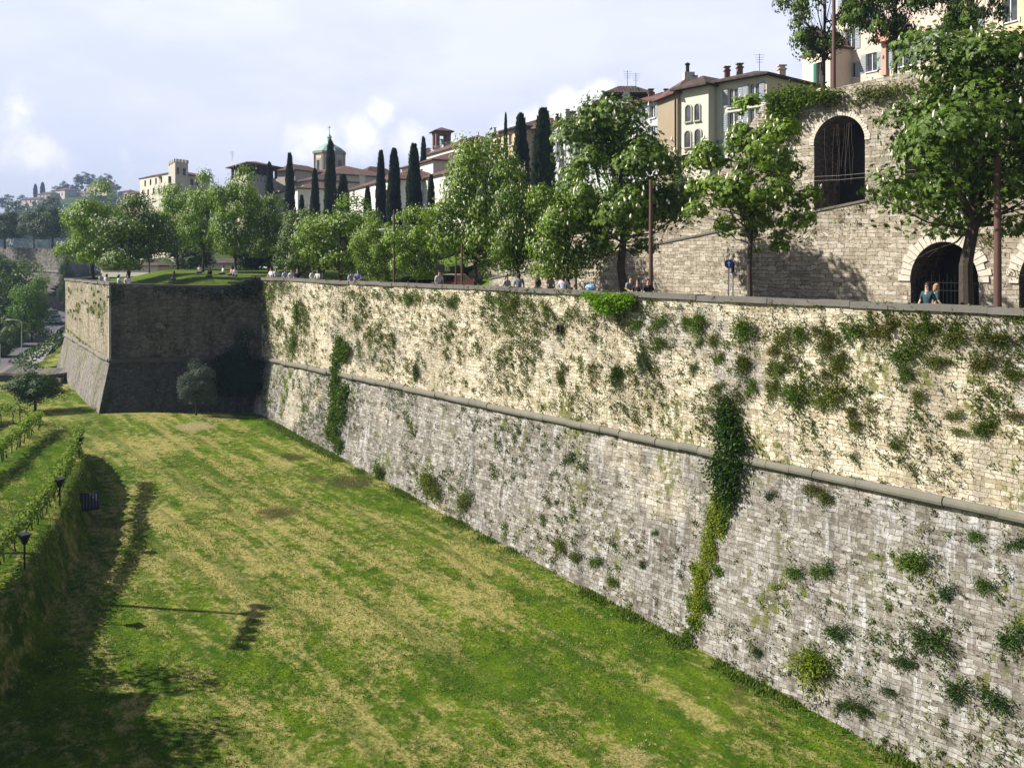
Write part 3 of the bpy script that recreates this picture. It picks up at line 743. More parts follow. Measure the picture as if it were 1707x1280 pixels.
# ------------------------------------------------------------------ vegetation builders
def leaf_kites(P, Nrm, size, five=True, rg=RG, droop=.35, fold=.06):
    n = len(P); Nn = nrm(Nrm + .32*rdir(n, rg))
    D0_ = nrm(np.cross(Nn, rdir(n, rg))); D0_[:, 2] -= droop; D0_ = nrm(D0_)
    S = nrm(np.cross(D0_, Nn)); out = []
    L = size*rg.uniform(.7, 1.25, n)
    if not five: return kites(P - D0_*L[:, None]*.5, D0_, Nn, L, .62, fold)
    for a in (-1.25, -.62, 0, .62, 1.25):
        D = D0_*math.cos(a) + S*math.sin(a); D[:, 2] -= .15
        out.append(kites(P, D, Nn, L*(1-.18*abs(a)), .36, fold))
    return np.concatenate(out)
def crown_points(rg, n, rad, lobes, lob_r=(.22,.36), shell=(.45,.82), flat=.8):
    """leaf points on the outsides of many sub-crowns spread through an uneven envelope (unit box -1..1 scaled by rad)"""
    c = rdir(lobes, rg)*rg.uniform(*shell, (lobes, 1)); c[:, 2] = np.clip(c[:, 2], -.8, .95); c[:, :2] *= (1 - .42*np.clip(c[:, 2:3], 0, 1))
    r = rg.uniform(*lob_r, lobes)
    w = r**2; idx = rg.choice(lobes, n, p=w/w.sum())
    d = rdir(n, rg); d[:, 2] = np.where(rg.random(n) < .7, np.abs(d[:, 2]), d[:, 2]); d = nrm(d)
    rr = r[idx]*np.where(rg.random(n) < .68, rg.uniform(.74, 1.05, n), rg.uniform(.4, 1.32, n))
    sq = np.array([1, 1, flat])
    P = c[idx] + d*rr[:, None]*sq
    return P*rad, nrm(d + c[idx]*.5), c*rad, r
def tree_parts(seed, rx, rz, hc, trunk_r, n, leaf, lobes=34, five=True, blossom=0, lean=(0,0), fork=.5, lob_r=(.2,.34), shell=(.42,.80), bl=(.05,.22), clip_=1.5):
    """returns dict of world-free meshes: trunk base at origin, crown centre at height hc"""
    rg = np.random.default_rng(seed)
    rad = np.array([rx, rx, rz])
    P, Nn, C, r = crown_points(rg, n, rad, lobes, lob_r, shell)
    off = np.array([lean[0], lean[1], hc])
    for ax, r_ in ((0, rx), (1, rx), (2, rz)):
        lo, hi = np.percentile(P[:, ax], [clip_, 100-clip_]); k_ = 2*r_/(hi-lo); P[:, ax] = (P[:, ax]-lo)*k_ - r_; C[:, ax] = (C[:, ax]-lo)*k_ - r_
    kp = (P[:, 2] > -rz*1.0) & (np.abs(P[:, 0]) < rx*1.12); P = P[kp]; Nn = Nn[kp]
    P = P + off; C = C + off
    crown = quads_mesh('crown', leaf_kites(P, Nn, leaf, five, rg))
    mb = MB(); top = Vector((lean[0]*.8, lean[1]*.8, hc + rz*.35)); forkz = (hc-rz) + rz*2*(.12 + .3*fork)*.5
    tr = [Vector((0,0,-.3)), Vector((rg.normal()*.03, 0, .5)), Vector((lean[0]*.25+rg.normal()*.08, lean[1]*.25, forkz*.6)), Vector((lean[0]*.45, lean[1]*.45, forkz)), Vector((lean[0]*.7+rg.normal()*.15, lean[1]*.7+rg.normal()*.1, hc)), top]
    mb.tube(tr, [trunk_r*1.35, trunk_r*1.05, trunk_r*.92, trunk_r*.8, trunk_r*.45, trunk_r*.12], 9)
    for k in range(min(lobes, 26)):
        t_ = rg.uniform(0, .85); st = tr[3].lerp(tr[4], t_) if rg.random() < .8 else tr[4].lerp(tr[5], rg.random()*.6)
        e = Vector(C[k]); 
        if e.z < st.z - .1: st = tr[3].lerp(tr[2], rg.random()*.3)
        mid = st.lerp(e, .5) + Vector((rg.normal()*.12, rg.normal()*.12, -.08*(e-st).length)) * 1.0
        r0 = trunk_r*(.42 - .22*t_)
        mb.tube([st, st.lerp(mid, .5)+Vector((0,0,.05)), mid, e], [r0, r0*.75, r0*.5, r0*.12], 6, cap=False)
        for j in range(2):
            q = Vector(C[k]) + Vector(rg.normal(size=3))*rx*.16; mb.tube([mid, mid.lerp(q, .6)+Vector((0,0,.1)), q], [r0*.35, r0*.2, .01], 4, cap=False)
    trunk = mb.mesh('trunk', True)
    bm_ = None
    if blossom:
        # upright creamy candles on the outside of the clumps
        m_ = np.where((Nn[:, 2] > -.1))[0]; w = np.linalg.norm((P-off)/rad, axis=1)[m_]; m_ = m_[np.argsort(-w)[:int(len(m_)*.75)]]
        pick = rg.choice(m_, blossom, replace=len(m_) < blossom); Q = P[pick] + Nn[pick]*leaf*.5
        vs = []; n6 = 5
        for p in Q:
            h = bl[1]*rg.uniform(.7, 1.25); w0 = bl[0]*rg.uniform(.8, 1.2); tl = Vector((rg.normal()*.2, rg.normal()*.2, 1)).normalized()
            prof = [(0, .3), (.25, 1.0), (.6, .75), (1.0, .08)]
            ax = tl.cross(Vector((0,1,0))).normalized(); ay = tl.cross(ax)
            rings = [[Vector(p) + tl*h*z_ + (ax*math.cos(2*math.pi*k/n6) + ay*math.sin(2*math.pi*k/n6))*w0*r_*rg.uniform(.8,1.2) for k in range(n6)] for z_, r_ in prof]
            for i in range(3):
                for k in range(n6): k2 = (k+1) % n6; vs.append([rings[i][k], rings[i][k2], rings[i+1][k2], rings[i+1][k]])
        bm_ = quads_mesh('blossom', np.array([[list(v) for v in q] for q in vs]))
    return dict(crown=crown, trunk=trunk, blossom=bm_)
def put_tree(name, parts, loc, scale, rz, leafm, barkm, label, cat='tree', group=None):
    e = empty(name, loc, rz, label, cat, group); e.scale = scale if hasattr(scale, '__len__') else (scale,)*3
    def add(k, m):
        me = parts[k]
        if me is None: return
        if len(me.materials) == 0: me.materials.append(m)
        o = bpy.data.objects.new(k, me); COL.objects.link(o); o.parent = e
        if me.materials[0] != m: o.material_slots[0].link = 'OBJECT'; o.material_slots[0].material = m
    add('crown', leafm); add('trunk', barkm); add('blossom', M['blossom'])
    return e
def crown_box(u0, u1, v0, v1, u_tr, D=None, depth=None, zbase=-2.55):
    """metres for a tree whose crown fills that box: -> base loc, rx, rz, hc, leanx"""
    z = depth if depth is not None else depthD(u_tr, D)
    px = z/F; base = Vector(((u_tr-CX)*px, z, zbase)); rx = (u1-u0)/2*px; rz = (v1-v0)/2*px
    zc_ = (HY-(v0+v1)/2)*px; return base, rx, rz, zc_-zbase, ((u0+u1)/2-u_tr)*px

# --- the three big near chestnuts, each its own mesh
G_CH = 'chestnut trees along the promenade'
bx = crown_box(1478, 1800, 66, 393, 1612, D=31.2)
put_tree('chestnut_tree', tree_parts(11, bx[1], bx[2], bx[3], .23, 15000, .18, 46, True, 170, (bx[4], 0), .1, (.19,.31), (.32,.84), (.055,.25)), bx[0], 1, 0, M['leaf_plane'], M['bark'],
         'largest chestnut in flower, forked trunk in front of the arched cellar at the right', group=G_CH)
bx = crown_box(1150, 1348, 172, 418, 1250, D=31.6)
put_tree('chestnut_tree', tree_parts(12, bx[1], bx[2], bx[3], .115, 8000, .17, 52, True, 170, (bx[4]+.1, 0), .2, (.11,.21), (.3,.95), (.05,.21)), bx[0], 1, 0, M['leaf_lit'], M['bark'],
         'slender open chestnut beside the blue arrow sign, with flowers on its upper left side', group=G_CH)
bx = crown_box(930, 1142, 178, 420, 1042, D=33)
put_tree('chestnut_tree', tree_parts(13, bx[1], bx[2], bx[3], .22, 13000, .19, 48, True, 330, (bx[4], 0), .15, (.18,.30), (.38,.85), (.06,.24)), bx[0], 1, 0, M['leaf'], M['bark'],
         'tall dense flowering chestnut rising before the grey-white houses, three people at its foot', group=G_CH)
# --- shared variants for the rest, unit size: rx=3, rz=3.5, hc=5.6
VAR = [tree_parts(31+k, 3.0, 3.4, 5.2, .17, 15000, .23, 40, False, 330, (.2*(k-1), .1), .2, (.22,.34), (.30,.80), (.055,.21), 2) for k in range(4)]
VARP = [tree_parts(51+k, 3.0, 3.4, 5.2, .17, 12000, .27, 34, False, 0, (.1, .1), .2, (.24,.38), (.3,.80), clip_=2) for k in range(2)]
def place_var(parts, u0, u1, v0, v1, utr, label, D=None, depth=None, zb=-2.55, mat='leaf', bark='bark', name='chestnut_tree', group=G_CH, rz=None, deepen=1.0):
    base, rx, rz_, hc, ln = crown_box(u0, u1, v0, v1, utr, D, depth, zb)
    # stretch: trunk+crown heights; hc+rz = total; map 8.6 -> total
    tot = hc + rz_; s = (rx/3.0, rx/3.0*deepen, tot/8.6)
    return put_tree(name, parts, base + Vector((ln*.5, 0, 0)), s, rnd.uniform(0, 6.28) if rz is None else rz, M[mat], M[bark], label, 'tree', group)
row = [ # u0,u1,v0,v1,utrunk,D,variant,mat,label
 (880,1010,285,442,948,31.2,0,'leaf_lit','small bright green chestnut with thin trunk, left of the tallest dense one'),
 (812,905,285,432,866,31.0,1,'leaf','narrow chestnut over the person in dark clothes leaning at the parapet'),
 (718,860,238,440,795,33.0,2,'leaf_lit','broad tall chestnut covered with white candles right of the red car'),
 (655,745,352,462,691,31.5,3,'leaf_lit','low pale flowering chestnut left of the red car'),
 (592,662,362,455,634,31.0,0,'leaf_lit','small chestnut with pinkish candles left of the tallest rusty pole'),
 (498,632,338,458,568,32.0,1,'leaf_lit','wide bright chestnut on the promenade under the white town houses'),
 (452,522,355,458,503,31.5,2,'leaf','small rounded chestnut near the inner corner of the walls'),
]
for u0,u1,v0,v1,ut,D,k,mt,lb in row: place_var(VAR[k], u0,u1,v0,v1,ut,lb,D=D,mat=mt)
G_BA = 'trees of the bastion garden'
row = [
 (420,482,332,452,447,86,3,'leaf_lit','light green flowering tree between the bastion trees and the promenade row'),
 (352,432,292,455,392,82,0,'leaf_lit','tallest flowering chestnut of the bastion garden, below the brown loggia tower'),
 (300,372,298,452,340,88,1,'leaf_lit','second tall chestnut of the bastion garden, left of the tallest'),
 (258,330,314,452,298,94,2,'leaf_lit','pale green tree in front of the fortress with the square tower'),
 (152,272,332,472,212,77,3,'leaf','big dark rounded chestnut at the bastion corner'),
 (114,212,318,468,150,84,1,'leaf_lit','large round chestnut at the far left end of the bastion'),
 (228,268,350,455,250,100,2,'leaf','narrow tree peeping out right of the big dark bastion chestnut'),
]
for u0,u1,v0,v1,ut,dp,k,mt,lb in row: place_var(VAR[k], u0,u1,v0,v1,ut,lb,depth=dp,mat=mt,zb=float(bl(np.array((ut-CX)/F*dp), np.array(float(dp)))),group=G_BA)
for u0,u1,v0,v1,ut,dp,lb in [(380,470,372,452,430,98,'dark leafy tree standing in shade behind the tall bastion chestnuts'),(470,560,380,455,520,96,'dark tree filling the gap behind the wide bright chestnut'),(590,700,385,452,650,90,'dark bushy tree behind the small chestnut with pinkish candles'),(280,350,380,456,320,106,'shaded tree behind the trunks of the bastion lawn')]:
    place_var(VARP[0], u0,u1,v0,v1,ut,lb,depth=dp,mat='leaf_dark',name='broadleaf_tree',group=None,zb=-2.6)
# hill trees between houses
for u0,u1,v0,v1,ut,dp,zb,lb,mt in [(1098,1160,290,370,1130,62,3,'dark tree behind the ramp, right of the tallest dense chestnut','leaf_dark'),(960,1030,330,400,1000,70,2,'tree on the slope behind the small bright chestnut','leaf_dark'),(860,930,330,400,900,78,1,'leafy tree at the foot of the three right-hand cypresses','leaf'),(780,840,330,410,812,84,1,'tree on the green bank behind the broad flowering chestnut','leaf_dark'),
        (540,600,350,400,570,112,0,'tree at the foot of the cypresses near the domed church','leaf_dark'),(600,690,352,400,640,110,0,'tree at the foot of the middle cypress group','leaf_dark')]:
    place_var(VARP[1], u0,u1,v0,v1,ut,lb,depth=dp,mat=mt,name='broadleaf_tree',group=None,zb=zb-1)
# plane trees on the upper terrace (tops outside the photo)
PL = [tree_parts(71+k, 3.6, 2.9, 6.2, .2, 10500, .23, 46, False, 0, (.2,0), .2, (.13,.23), (.4,.92)) for k in range(2)]
for k, (u0,u1,v0,v1,ut,dp,lb) in enumerate([(1288,1425,-75,118,1371,54,'plane tree at the left end of the upper terrace, against the sky'),(1410,1540,-130,40,1491,52,'plane tree with dark trunk before the pink house windows'),(1565,1680,-120,26,1620,50,'plane tree whose lowest leaves show between pink house and stone building')]):
    base, rx, rz_, hc, ln = crown_box(u0,u1,v0,v1,ut,None,dp,8.3); s = (rx/3.5, rx/3.5, (hc+rz_)/9.1)
    put_tree('plane_tree', PL[k % 2], base, s, .7*k, M['leaf_plane'], M['bark'], lb, 'tree', 'plane trees of the upper terrace')
# far left bastion trees, valley trees
for u0,u1,v0,v1,ut,dp,zb,lb,mt,k in [(-30,34,345,416,14,205,2.2,'leftmost tree on the distant bastion','leaf_dark',0),(34,78,348,416,57,200,2.2,'middle tree on the distant bastion','leaf_dark',1),(56,118,338,416,88,195,2.2,'tallest dark tree on the distant bastion','leaf_dark',0),
        (-40,58,425,520,8,150,-12,'dark green tree at the left edge above the road','leaf',1),(-60,40,470,560,-5,120,-12.5,'leafy tree at the left edge beside the road','leaf_dark',0),(0,44,532,590,20,112,-12.6,'bushy tree left of the lamp posts, roadside','leaf',1),(-25,20,560,640,-6,100,-12.2,'tree cut by the left edge near the flat-roofed hut','leaf_dark',0),(100,125,430,478,112,170,-11,'dark tree behind the bastion corner','leaf_dark',1)]:
    place_var(VARP[k], u0,u1,v0,v1,ut,lb,depth=dp,mat=mt,name='broadleaf_tree',group=None,zb=zb)
place_var(VARP[1], 24,82,467,548,52,'bright lime green tree beside the road at the left',depth=118,mat='bright_leaf',name='broadleaf_tree',group=None,zb=-12.6)
place_var(VARP[0], 20,100,612,694,58,'dark round tree in front of the flat-roofed hut',depth=66,mat='tuft_dark',name='broadleaf_tree',group=None,zb=float(G(-35,66)))

# --- cypresses
def cypress_mesh(seed, n=8000):
    rg = np.random.default_rng(seed)
    t_ = rg.random(n)**.85
    prof = np.interp(t_, [0, .08, .3, .6, .85, .96, 1], [.45, .85, 1.0, .86, .5, .26, .08])
    a = rg.uniform(0, 2*math.pi, n)
    lump = .66 + .62*(fbm(a*1.6+seed, t_*11, 4, seed)-.1)
    r = prof*lump*rg.uniform(.75, 1.02, n)
    P = np.stack([np.cos(a)*r, np.sin(a)*r, t_*10], 1)
    Nn = np.stack([np.cos(a), np.sin(a), np.full(n, .1)], 1); D = nrm(Nn*.35 + np.array([0,0,1]) + .3*rdir(n, rg))
    crown = quads_mesh('crown', kites(P, D, Nn + .3*rdir(n, rg), rg.uniform(.35, .6, n), .42))
    mb = MB(); mb.lathe((0,0,0), [(.12,-1),(.12,.3),(.4,.5),(.72,3),(.62,6),(.33,8.5),(.02,9.7)], 9)
    return dict(crown=crown, trunk=mb.mesh('trunk'), blossom=None)
CYP = [cypress_mesh(5+k) for k in range(3)]
for k, (u, vt, w, dp, lb) in enumerate([
  (483,257,21,120,'slim cypress standing alone left of the church dome'),(525,283,20,118,'shorter cypress between the slim one and the church dome'),(551,235,24,115,'tall cypress in front of the church dome'),
  (572,292,28,118,'broad short cypress right of the church dome'),(449,272,18,125,'dark cypress beside the brown loggia tower'),(503,326,16,112,'smallest cypress, low among the chestnut tops left of the dome'),(424,318,16,114,'low cypress top under the loggia tower'),
  (613,312,18,108,'low cypress left of the middle cypress group'),(635,252,21,104,'pointed cypress, left one of the middle pair'),(657,249,27,102,'shaggy cypress, right one of the middle pair'),(690,241,30,100,'dark cypress right of the middle pair'),
  (706,229,15,128,'cypress with cut top beside the bell tower'),(719,292,17,98,'small cypress below the bell tower'),(843,190,10,112,'thinnest needle-like cypress behind the houses'),(868,190,33,96,'shaggy cypress, left of the two large right-hand ones'),(906,182,44,92,'largest and darkest cypress before the grey-white houses')]):
    x = (u-CX)/F*dp; zt = (HY-vt)/F*dp; zb = min(float(hill(x, dp))-.3, zt-6) if dp < 140 else 0
    h = zt-zb
    put_tree('cypress_tree', CYP[k % 3], (x, dp, zb), (w/2*dp/F/1.02, w/2*dp/F/1.02, h/10.35), k*1.3, M['cypress'], M['bark'], lb, 'cypress', 'cypresses on the slope')

# --- wall plants: tufts of leaves rooted in the joints
def tuft_mesh(seed, n, hang=.3, up=.35, leaf=.16, sparse=1.0, spread=1.0):
    """root at origin, grows along +y (out of the wall); unit radius about 0.5"""
    rg = np.random.default_rng(seed)
    P = rg.normal(size=(n, 3))*np.array([.22*spread, .10, .26]); P[:, 1] = np.abs(P[:, 1])*1.5
    k = rg.integers(3, 6); cc = rg.normal(size=(k, 3))*np.array([.2*spread, .03, .22]); P = P*.66*sparse + cc[rg.integers(0, k, n)]*.8; P[:, 1] = np.abs(P[:, 1])
    D = nrm(P*np.array([1.4, 2.5, 1.2]) + np.array([0, .35, up-hang]) + .55*rdir(n, rg)); D[:, 1] = np.abs(D[:, 1])
    st = np.zeros((k, 3)); L = np.linalg.norm(cc, axis=1)*.9+.05
    return quads_mesh('wall_herb', np.concatenate([kites(P, D, rdir(n, rg), leaf*rg.uniform(.6, 1.3, n), .38, .08), kites(st, cc+np.array([0,.04,0]), rdir(k, rg), L, .12)]))
TUFT_S = [tuft_mesh(100+k, 150, leaf=.17) for k in range(6)]
TUFT_B = [tuft_mesh(120+k, 900, leaf=.10) for k in range(5)]
WALLROT = math.atan2(NV[1], NV[0]) - math.pi/2
def put_tuft(me, loc, sx, sz, m, name, label, group, cat='wall plant'):
    if len(me.materials) == 0: me.materials.append(M['tuft_green'])
    o = bpy.data.objects.new(name, me); COL.objects.link(o); o.location = loc; o.rotation_euler = (rnd.uniform(-.15,.15), 0, WALLROT); o.scale = (sx, (sx+sz)/2, sz)
    o.material_slots[0].link = 'OBJECT'; o.material_slots[0].material = M[m]
    return tag(o, label, cat, group)
BUSH = [(1101,530,30,32,'tuft_green'),(1143,534,18,26,'tuft_green'),(1163,537,24,52,'tuft_green'),(1102,567,20,28,'tuft_green'),(1191,564,18,28,'tuft_olive'),(1199,592,20,26,'tuft_green'),(1240,544,44,52,'tuft_green'),
 (1238,606,26,46,'tuft_olive'),(1254,637,20,38,'tuft_green'),(1199,644,16,22,'tuft_olive'),(1305,552,26,52,'tuft_olive'),(1332,552,26,44,'tuft_green'),(1294,612,32,40,'tuft_green'),(1291,642,25,42,'tuft_olive'),
 (1330,650,42,54,'tuft_green'),(1385,652,42,48,'tuft_olive'),(1382,560,36,42,'tuft_olive'),(1372,578,26,30,'tuft_olive'),(1422,545,36,42,'tuft_green'),(1400,602,28,42,'tuft_olive'),(1158,608,14,24,'tuft_dark'),(1358,548,18,20,'tuft_brown'),
 (1425,705,18,30,'tuft_olive'),(1420,684,18,20,'tuft_brown'),(1071,597,16,38,'tuft_greyg'),(1475,540,32,42,'tuft_brown'),(1376,622,20,18,'tuft_olive'),(1288,584,22,20,'tuft_brown'),(1316,592,20,28,'tuft_brown'),
 (1424,760,14,14,'tuft_green'),(1320,784,18,22,'tuft_dark'),(1376,826,24,38,'tuft_olive'),(1352,812,26,24,'tuft_brown'),(1429,798,18,14,'tuft_green'),(1285,826,14,20,'tuft_dark'),(1512,578,46,44,'tuft_green'),(1590,560,38,42,'tuft_olive'),
 (1541,545,32,40,'tuft_green'),(1660,560,56,24,'tuft_olive'),(1640,712,32,30,'tuft_green'),(1592,686,24,22,'tuft_olive'),(1530,656,26,30,'tuft_olive'),(1560,600,44,26,'tuft_olive'),(1510,615,24,40,'tuft_green'),(1495,738,20,24,'tuft_green'),(1640,600,36,26,'tuft_brown'),
 (1690,620,30,24,'tuft_olive'),(1690,690,30,22,'tuft_brown'),(1600,715,26,16,'tuft_olive'),(1530,930,50,50,'tuft_green'),(1372,942,36,36,'tuft_green'),(1322,950,30,26,'tuft_green'),(1350,1105,56,72,'mosslime'),(1362,1095,40,56,'tuft_green'),(1400,1050,42,34,'tuft_dark'),
 (1410,1168,26,34,'tuft_dark'),(1440,1180,30,26,'tuft_dark'),(1262,1085,14,24,'tuft_dark'),(1555,1060,56,44,'tuft_dark'),(1600,1150,40,46,'tuft_dark'),(1690,1050,34,60,'tuft_dark'),(1640,970,34,34,'tuft_green'),(1505,1100,30,40,'tuft_dark'),(1660,1160,44,50,'tuft_dark'),(1580,985,26,36,'tuft_dark'),
 (1695,900,30,40,'tuft_dark'),(1625,890,28,28,'tuft_green'),(1480,1150,24,22,'tuft_dark'),
 (695,615,14,36,'tuft_dark'),(567,584,20,40,'tuft_green'),(620,556,14,30,'tuft_olive'),(633,784,22,46,'tuft_green'),(715,800,34,56,'tuft_olive'),(728,815,26,40,'tuft_olive'),(777,833,32,40,'tuft_olive'),(799,584,10,34,'tuft_green'),
 (818,500,14,24,'tuft_green'),(834,500,16,28,'tuft_green'),(682,494,26,24,'tuft_green'),(756,502,24,24,'tuft_green'),(735,499,10,20,'tuft_green'),(650,491,16,18,'tuft_green'),(604,493,16,22,'tuft_olive'),(590,488,30,12,'tuft_olive'),(628,490,16,14,'tuft_green'),
 (490,565,16,42,'tuft_green'),(495,528,7,40,'tuft_green'),(743,588,18,24,'tuft_olive'),(769,590,14,22,'tuft_olive'),(830,735,9,30,'tuft_green'),(826,790,12,20,'tuft_green'),(689,718,8,28,'tuft_olive'),(655,560,10,30,'tuft_olive'),(600,575,14,26,'tuft_olive'),(575,517,6,30,'tuft_dark'),
 (700,498,14,18,'tuft_olive'),(718,500,12,16,'tuft_green'),(665,494,12,14,'tuft_olive'),(760,638,6,12,'tuft_green'),(670,655,12,12,'tuft_green'),(855,500,30,32,'tuft_olive'),(882,506,20,22,'tuft_green'),(905,506,12,24,'tuft_olive'),(915,516,12,18,'tuft_green'),(945,526,12,16,'tuft_green'),
 (970,532,14,18,'tuft_olive'),(988,528,12,20,'tuft_green'),(1028,622,22,46,'tuft_dark'),(1076,600,18,38,'tuft_greyg'),(937,625,16,34,'tuft_olive'),(935,563,12,16,'tuft_green'),(1048,547,12,26,'tuft_olive'),(1062,541,12,22,'tuft_green'),(970,602,12,22,'tuft_green'),
 (865,720,8,12,'tuft_dark'),(950,760,24,30,'tuft_dark'),(968,776,24,20,'tuft_dark'),(912,828,16,30,'tuft_olive'),(935,905,22,36,'tuft_olive'),(962,925,28,24,'tuft_olive'),(995,930,26,26,'tuft_green'),(1020,965,24,26,'tuft_olive'),(905,860,12,20,'tuft_green'),(845,880,16,24,'tuft_green'),
 (1073,940,10,18,'tuft_dark'),(1092,886,9,12,'tuft_dark'),(1068,728,16,12,'tuft_dark'),(996,720,10,10,'tuft_dark'),(860,730,8,18,'tuft_green'),(990,560,10,18,'tuft_olive'),(1165,570,10,14,'tuft_green'),(1020,905,12,14,'tuft_green')]
colw = {'tuft_green':'green','tuft_olive':'olive green','tuft_brown':'rusty brown','tuft_dark':'dark green','tuft_greyg':'grey-green','mosslime':'lime green'}
SPECIAL = {(1240,544):'fullest round green herb clump high on the wall, above the dark hanging shrub',(1330,650):'large green clump, left of the pair low in the upper stonework',(1385,652):'large olive clump, right of the pair low in the upper stonework',
 (1028,622):'dark pointed shrub growing alone below the bright overhanging bush',(695,615):'small dark pointed shrub alone above the moulding, left half of the wall',(1350,1105):'lime green leafy clump near the foot of the wall at the lower right',
 (1512,578):'wide green clump near the right end of the upper wall',(1163,537):'tall narrow green clump left of the fullest round one',(1376,826):'olive tuft hanging just under the moulding, right of the dark shrub',(935,563):'green plant sprouting under the square drain hole',
 (633,784):'upright green bush at the wall foot, right of the ivy column',(490,565):'tall green tuft nearest the shaded corner',(1400,1050):'dark tuft just above the lime green clump near the wall foot',(1530,930):'loose green patch under the moulding at the far right'}
for k, (u, v, w, h, mt) in enumerate(BUSH):
    p, up_ = on_curtain(u, v+h*.1); px = p.y/F
    sx = w*px/(.98 if w*h>300 else .8)*rnd.uniform(.95,1.15); sz = h*px/(1.1 if w*h>300 else .9)
    sx = sx/.8   # the wall is seen aslant
    big = w*h > 500
    region = 'upper stones' if up_ else 'sloping lower stones'
    side = 'far' if u < 780 else ('middle' if u < 1120 else 'near right')
    sz_w = 'big bushy' if w*h > 1300 else ('leafy' if w*h > 420 else 'small')
    lb = SPECIAL.get((u, v)) or f'{sz_w} {colw[mt]} herb clump, {region}, {side} part of the long wall'
    put_tuft((TUFT_B if big or u > 1050 else TUFT_S)[k % 5], p, sx, sz, mt, 'wall_herb', lb, 'herb clumps rooted in the long wall')
# fainter growth nobody would count: one object each kind
def stuff_tufts(name, label, pts, mat, leaf=(.06,.13), per=14):
    """pts: (u,v,radius_m)"""
    rg = np.random.default_rng(len(pts)); Ps = []; 
    for u, v, r in pts:
        p, _ = on_curtain(u, v); n = max(4, int(per*rg.uniform(.5, 1.6)))
        q = rg.normal(size=(n, 3)); al = q[:, 0:1]*np.array([DV[0], DV[1], 0])*r*.6; up = q[:, 2:3]*np.array([0, 0, 1.])*r*.8
        Ps.append(np.array(p) + al + up + np.abs(q[:, 1:2])*np.array([NV[0], NV[1], 0])*r*.25 + np.array([NV[0], NV[1], 0])*.02)
    P = np.concatenate(Ps); n = len(P)
    D = nrm(np.array([NV[0]*.7, NV[1]*.7, .15]) + .7*rdir(n, rg)); 
    return tag(link(name, quads_mesh(name, kites(P, D, rdir(n, rg), rg.uniform(*leaf, n), .45, .08)), M[mat]), label, 'wall plants', None, 'stuff')
def scatter(n, dens, rg, rmin=.05, rmax=.14, clump=.5):
    out = []
    while len(out) < n:
        s = rg.uniform(5, 64.5); h = rg.uniform(0, 1); up_ = rg.random() < .6
        if up_: z = ZTOP + (ZC-ZTOP)*h
        else: z = ZC + (-float(floorH(s))-ZC)*h
        dist = D0 - (BAT*(ZC-z) if z < ZC else 0); x, y = SD(s, dist)
        u, v = CX+F*x/y, HY-F*z/y
        if u < 436 or u > 1740 or v > 1300: continue
        if rg.random() < dens(u, v, z, s)*(1.6 if fbm(np.array(s*.5), np.array(z*.5), 3, 31) > .47 else .25): out.append((u, v, rg.uniform(rmin, rmax)))
    return out
rg_ = np.random.default_rng(77)
def dens_up(u, v, z, s):
    t_ = (ZTOP-z)/(ZTOP-ZC) if z > ZC else None
    if t_ is None: return .55 if u > 1440 else .22
    return .95 if .03 < t_ < .34 else .7 if t_ < .62 else (.28 if t_ < .9 else .12)
pts = scatter(7000, dens_up, rg_)
stuff_tufts('wall_weeds', 'countless small olive and green weeds in the joints of the long wall', pts[:3400], 'tuft_olive', per=11)
stuff_tufts('wall_weeds', 'small fresh green weeds sprinkled over the long wall', pts[3400:6300], 'tuft_green', per=11)
stuff_tufts('wall_weeds', 'small rusty dry weeds sprinkled over the long wall', pts[6300:], 'tuft_brown', per=11)
# weeds along the moulding and wall foot
pts = [(u_, HY + (-ZC)/(depthD(u_, D0))*F*1.0 + rg_.uniform(-7, 5), rg_.uniform(.04,.12)) for u_ in rg_.uniform(440, 1700, 190)]
stuff_tufts('moulding_weeds', 'grass and weeds along the rounded moulding of the long wall', pts, 'tuft_olive', per=9)

# climbing columns on the long wall
def creeper(name, label, spots, mat, dens=260, leaf=(.09,.18), bulge=.35, cat='creeper', seed=1, hang=-.2, on=on_curtain, nv=NV, dv=DV):
    rg = np.random.default_rng(seed); Ps = []
    for u, v, ru, rv in spots:
        p, _ = on(u, v); px = p.y/F; n = int(dens*max(.15, ru*rv*px*px*3.2)); q = rg.normal(size=(n, 3))*.52
        Ps.append(np.array(p) + q[:, 0:1]*np.array([dv[0], dv[1], 0])*ru*px*1.3 + q[:, 2:3]*np.array([0,0,1.])*rv*px + np.abs(q[:, 1:2])*np.array([nv[0], nv[1], 0])*bulge*min(1, ru*px*1.4))
    P = np.concatenate(Ps); n = len(P); D = nrm(np.array([nv[0]*.8, nv[1]*.8, hang]) + .6*rdir(n, rg))
    return tag(link(name, quads_mesh(name, kites(P, D, rdir(n, rg), rg.uniform(*leaf, n), .5, .08)), M[mat]), label, cat)
creeper('hanging_shrub', 'tall dark green shrub hanging over the moulding in the right half of the long wall', [(1214,688,17,24),(1218,715,20,24),(1225,738,24,26),(1222,768,25,24),(1212,795,26,22),(1215,820,18,24),(1200,770,10,12)], 'tuft_dark', 700, (.10,.2), .6, 'shrub', 3)
creeper('rusty_creeper', 'olive brown growth crowning the tall dark hanging shrub', [(1222,668,16,18),(1232,655,14,16),(1210,672,12,14)], 'tuft_olive', 300, (.07,.13), .4, seed=4)
creeper('lime_creeper', 'yellow-green creeper trailing down the lower wall to the grass below the dark shrub', [(1204,800,12,18),(1198,835,12,22),(1190,862,13,22),(1200,880,10,22),(1183,895,10,22),(1180,925,12,22),(1186,915,7,20),(1172,955,13,20),(1168,985,13,20),(1163,1010,12,18),(1160,1035,12,16),(1166,965,9,20)], 'mosslime', 1500, (.06,.12), .25, seed=5)
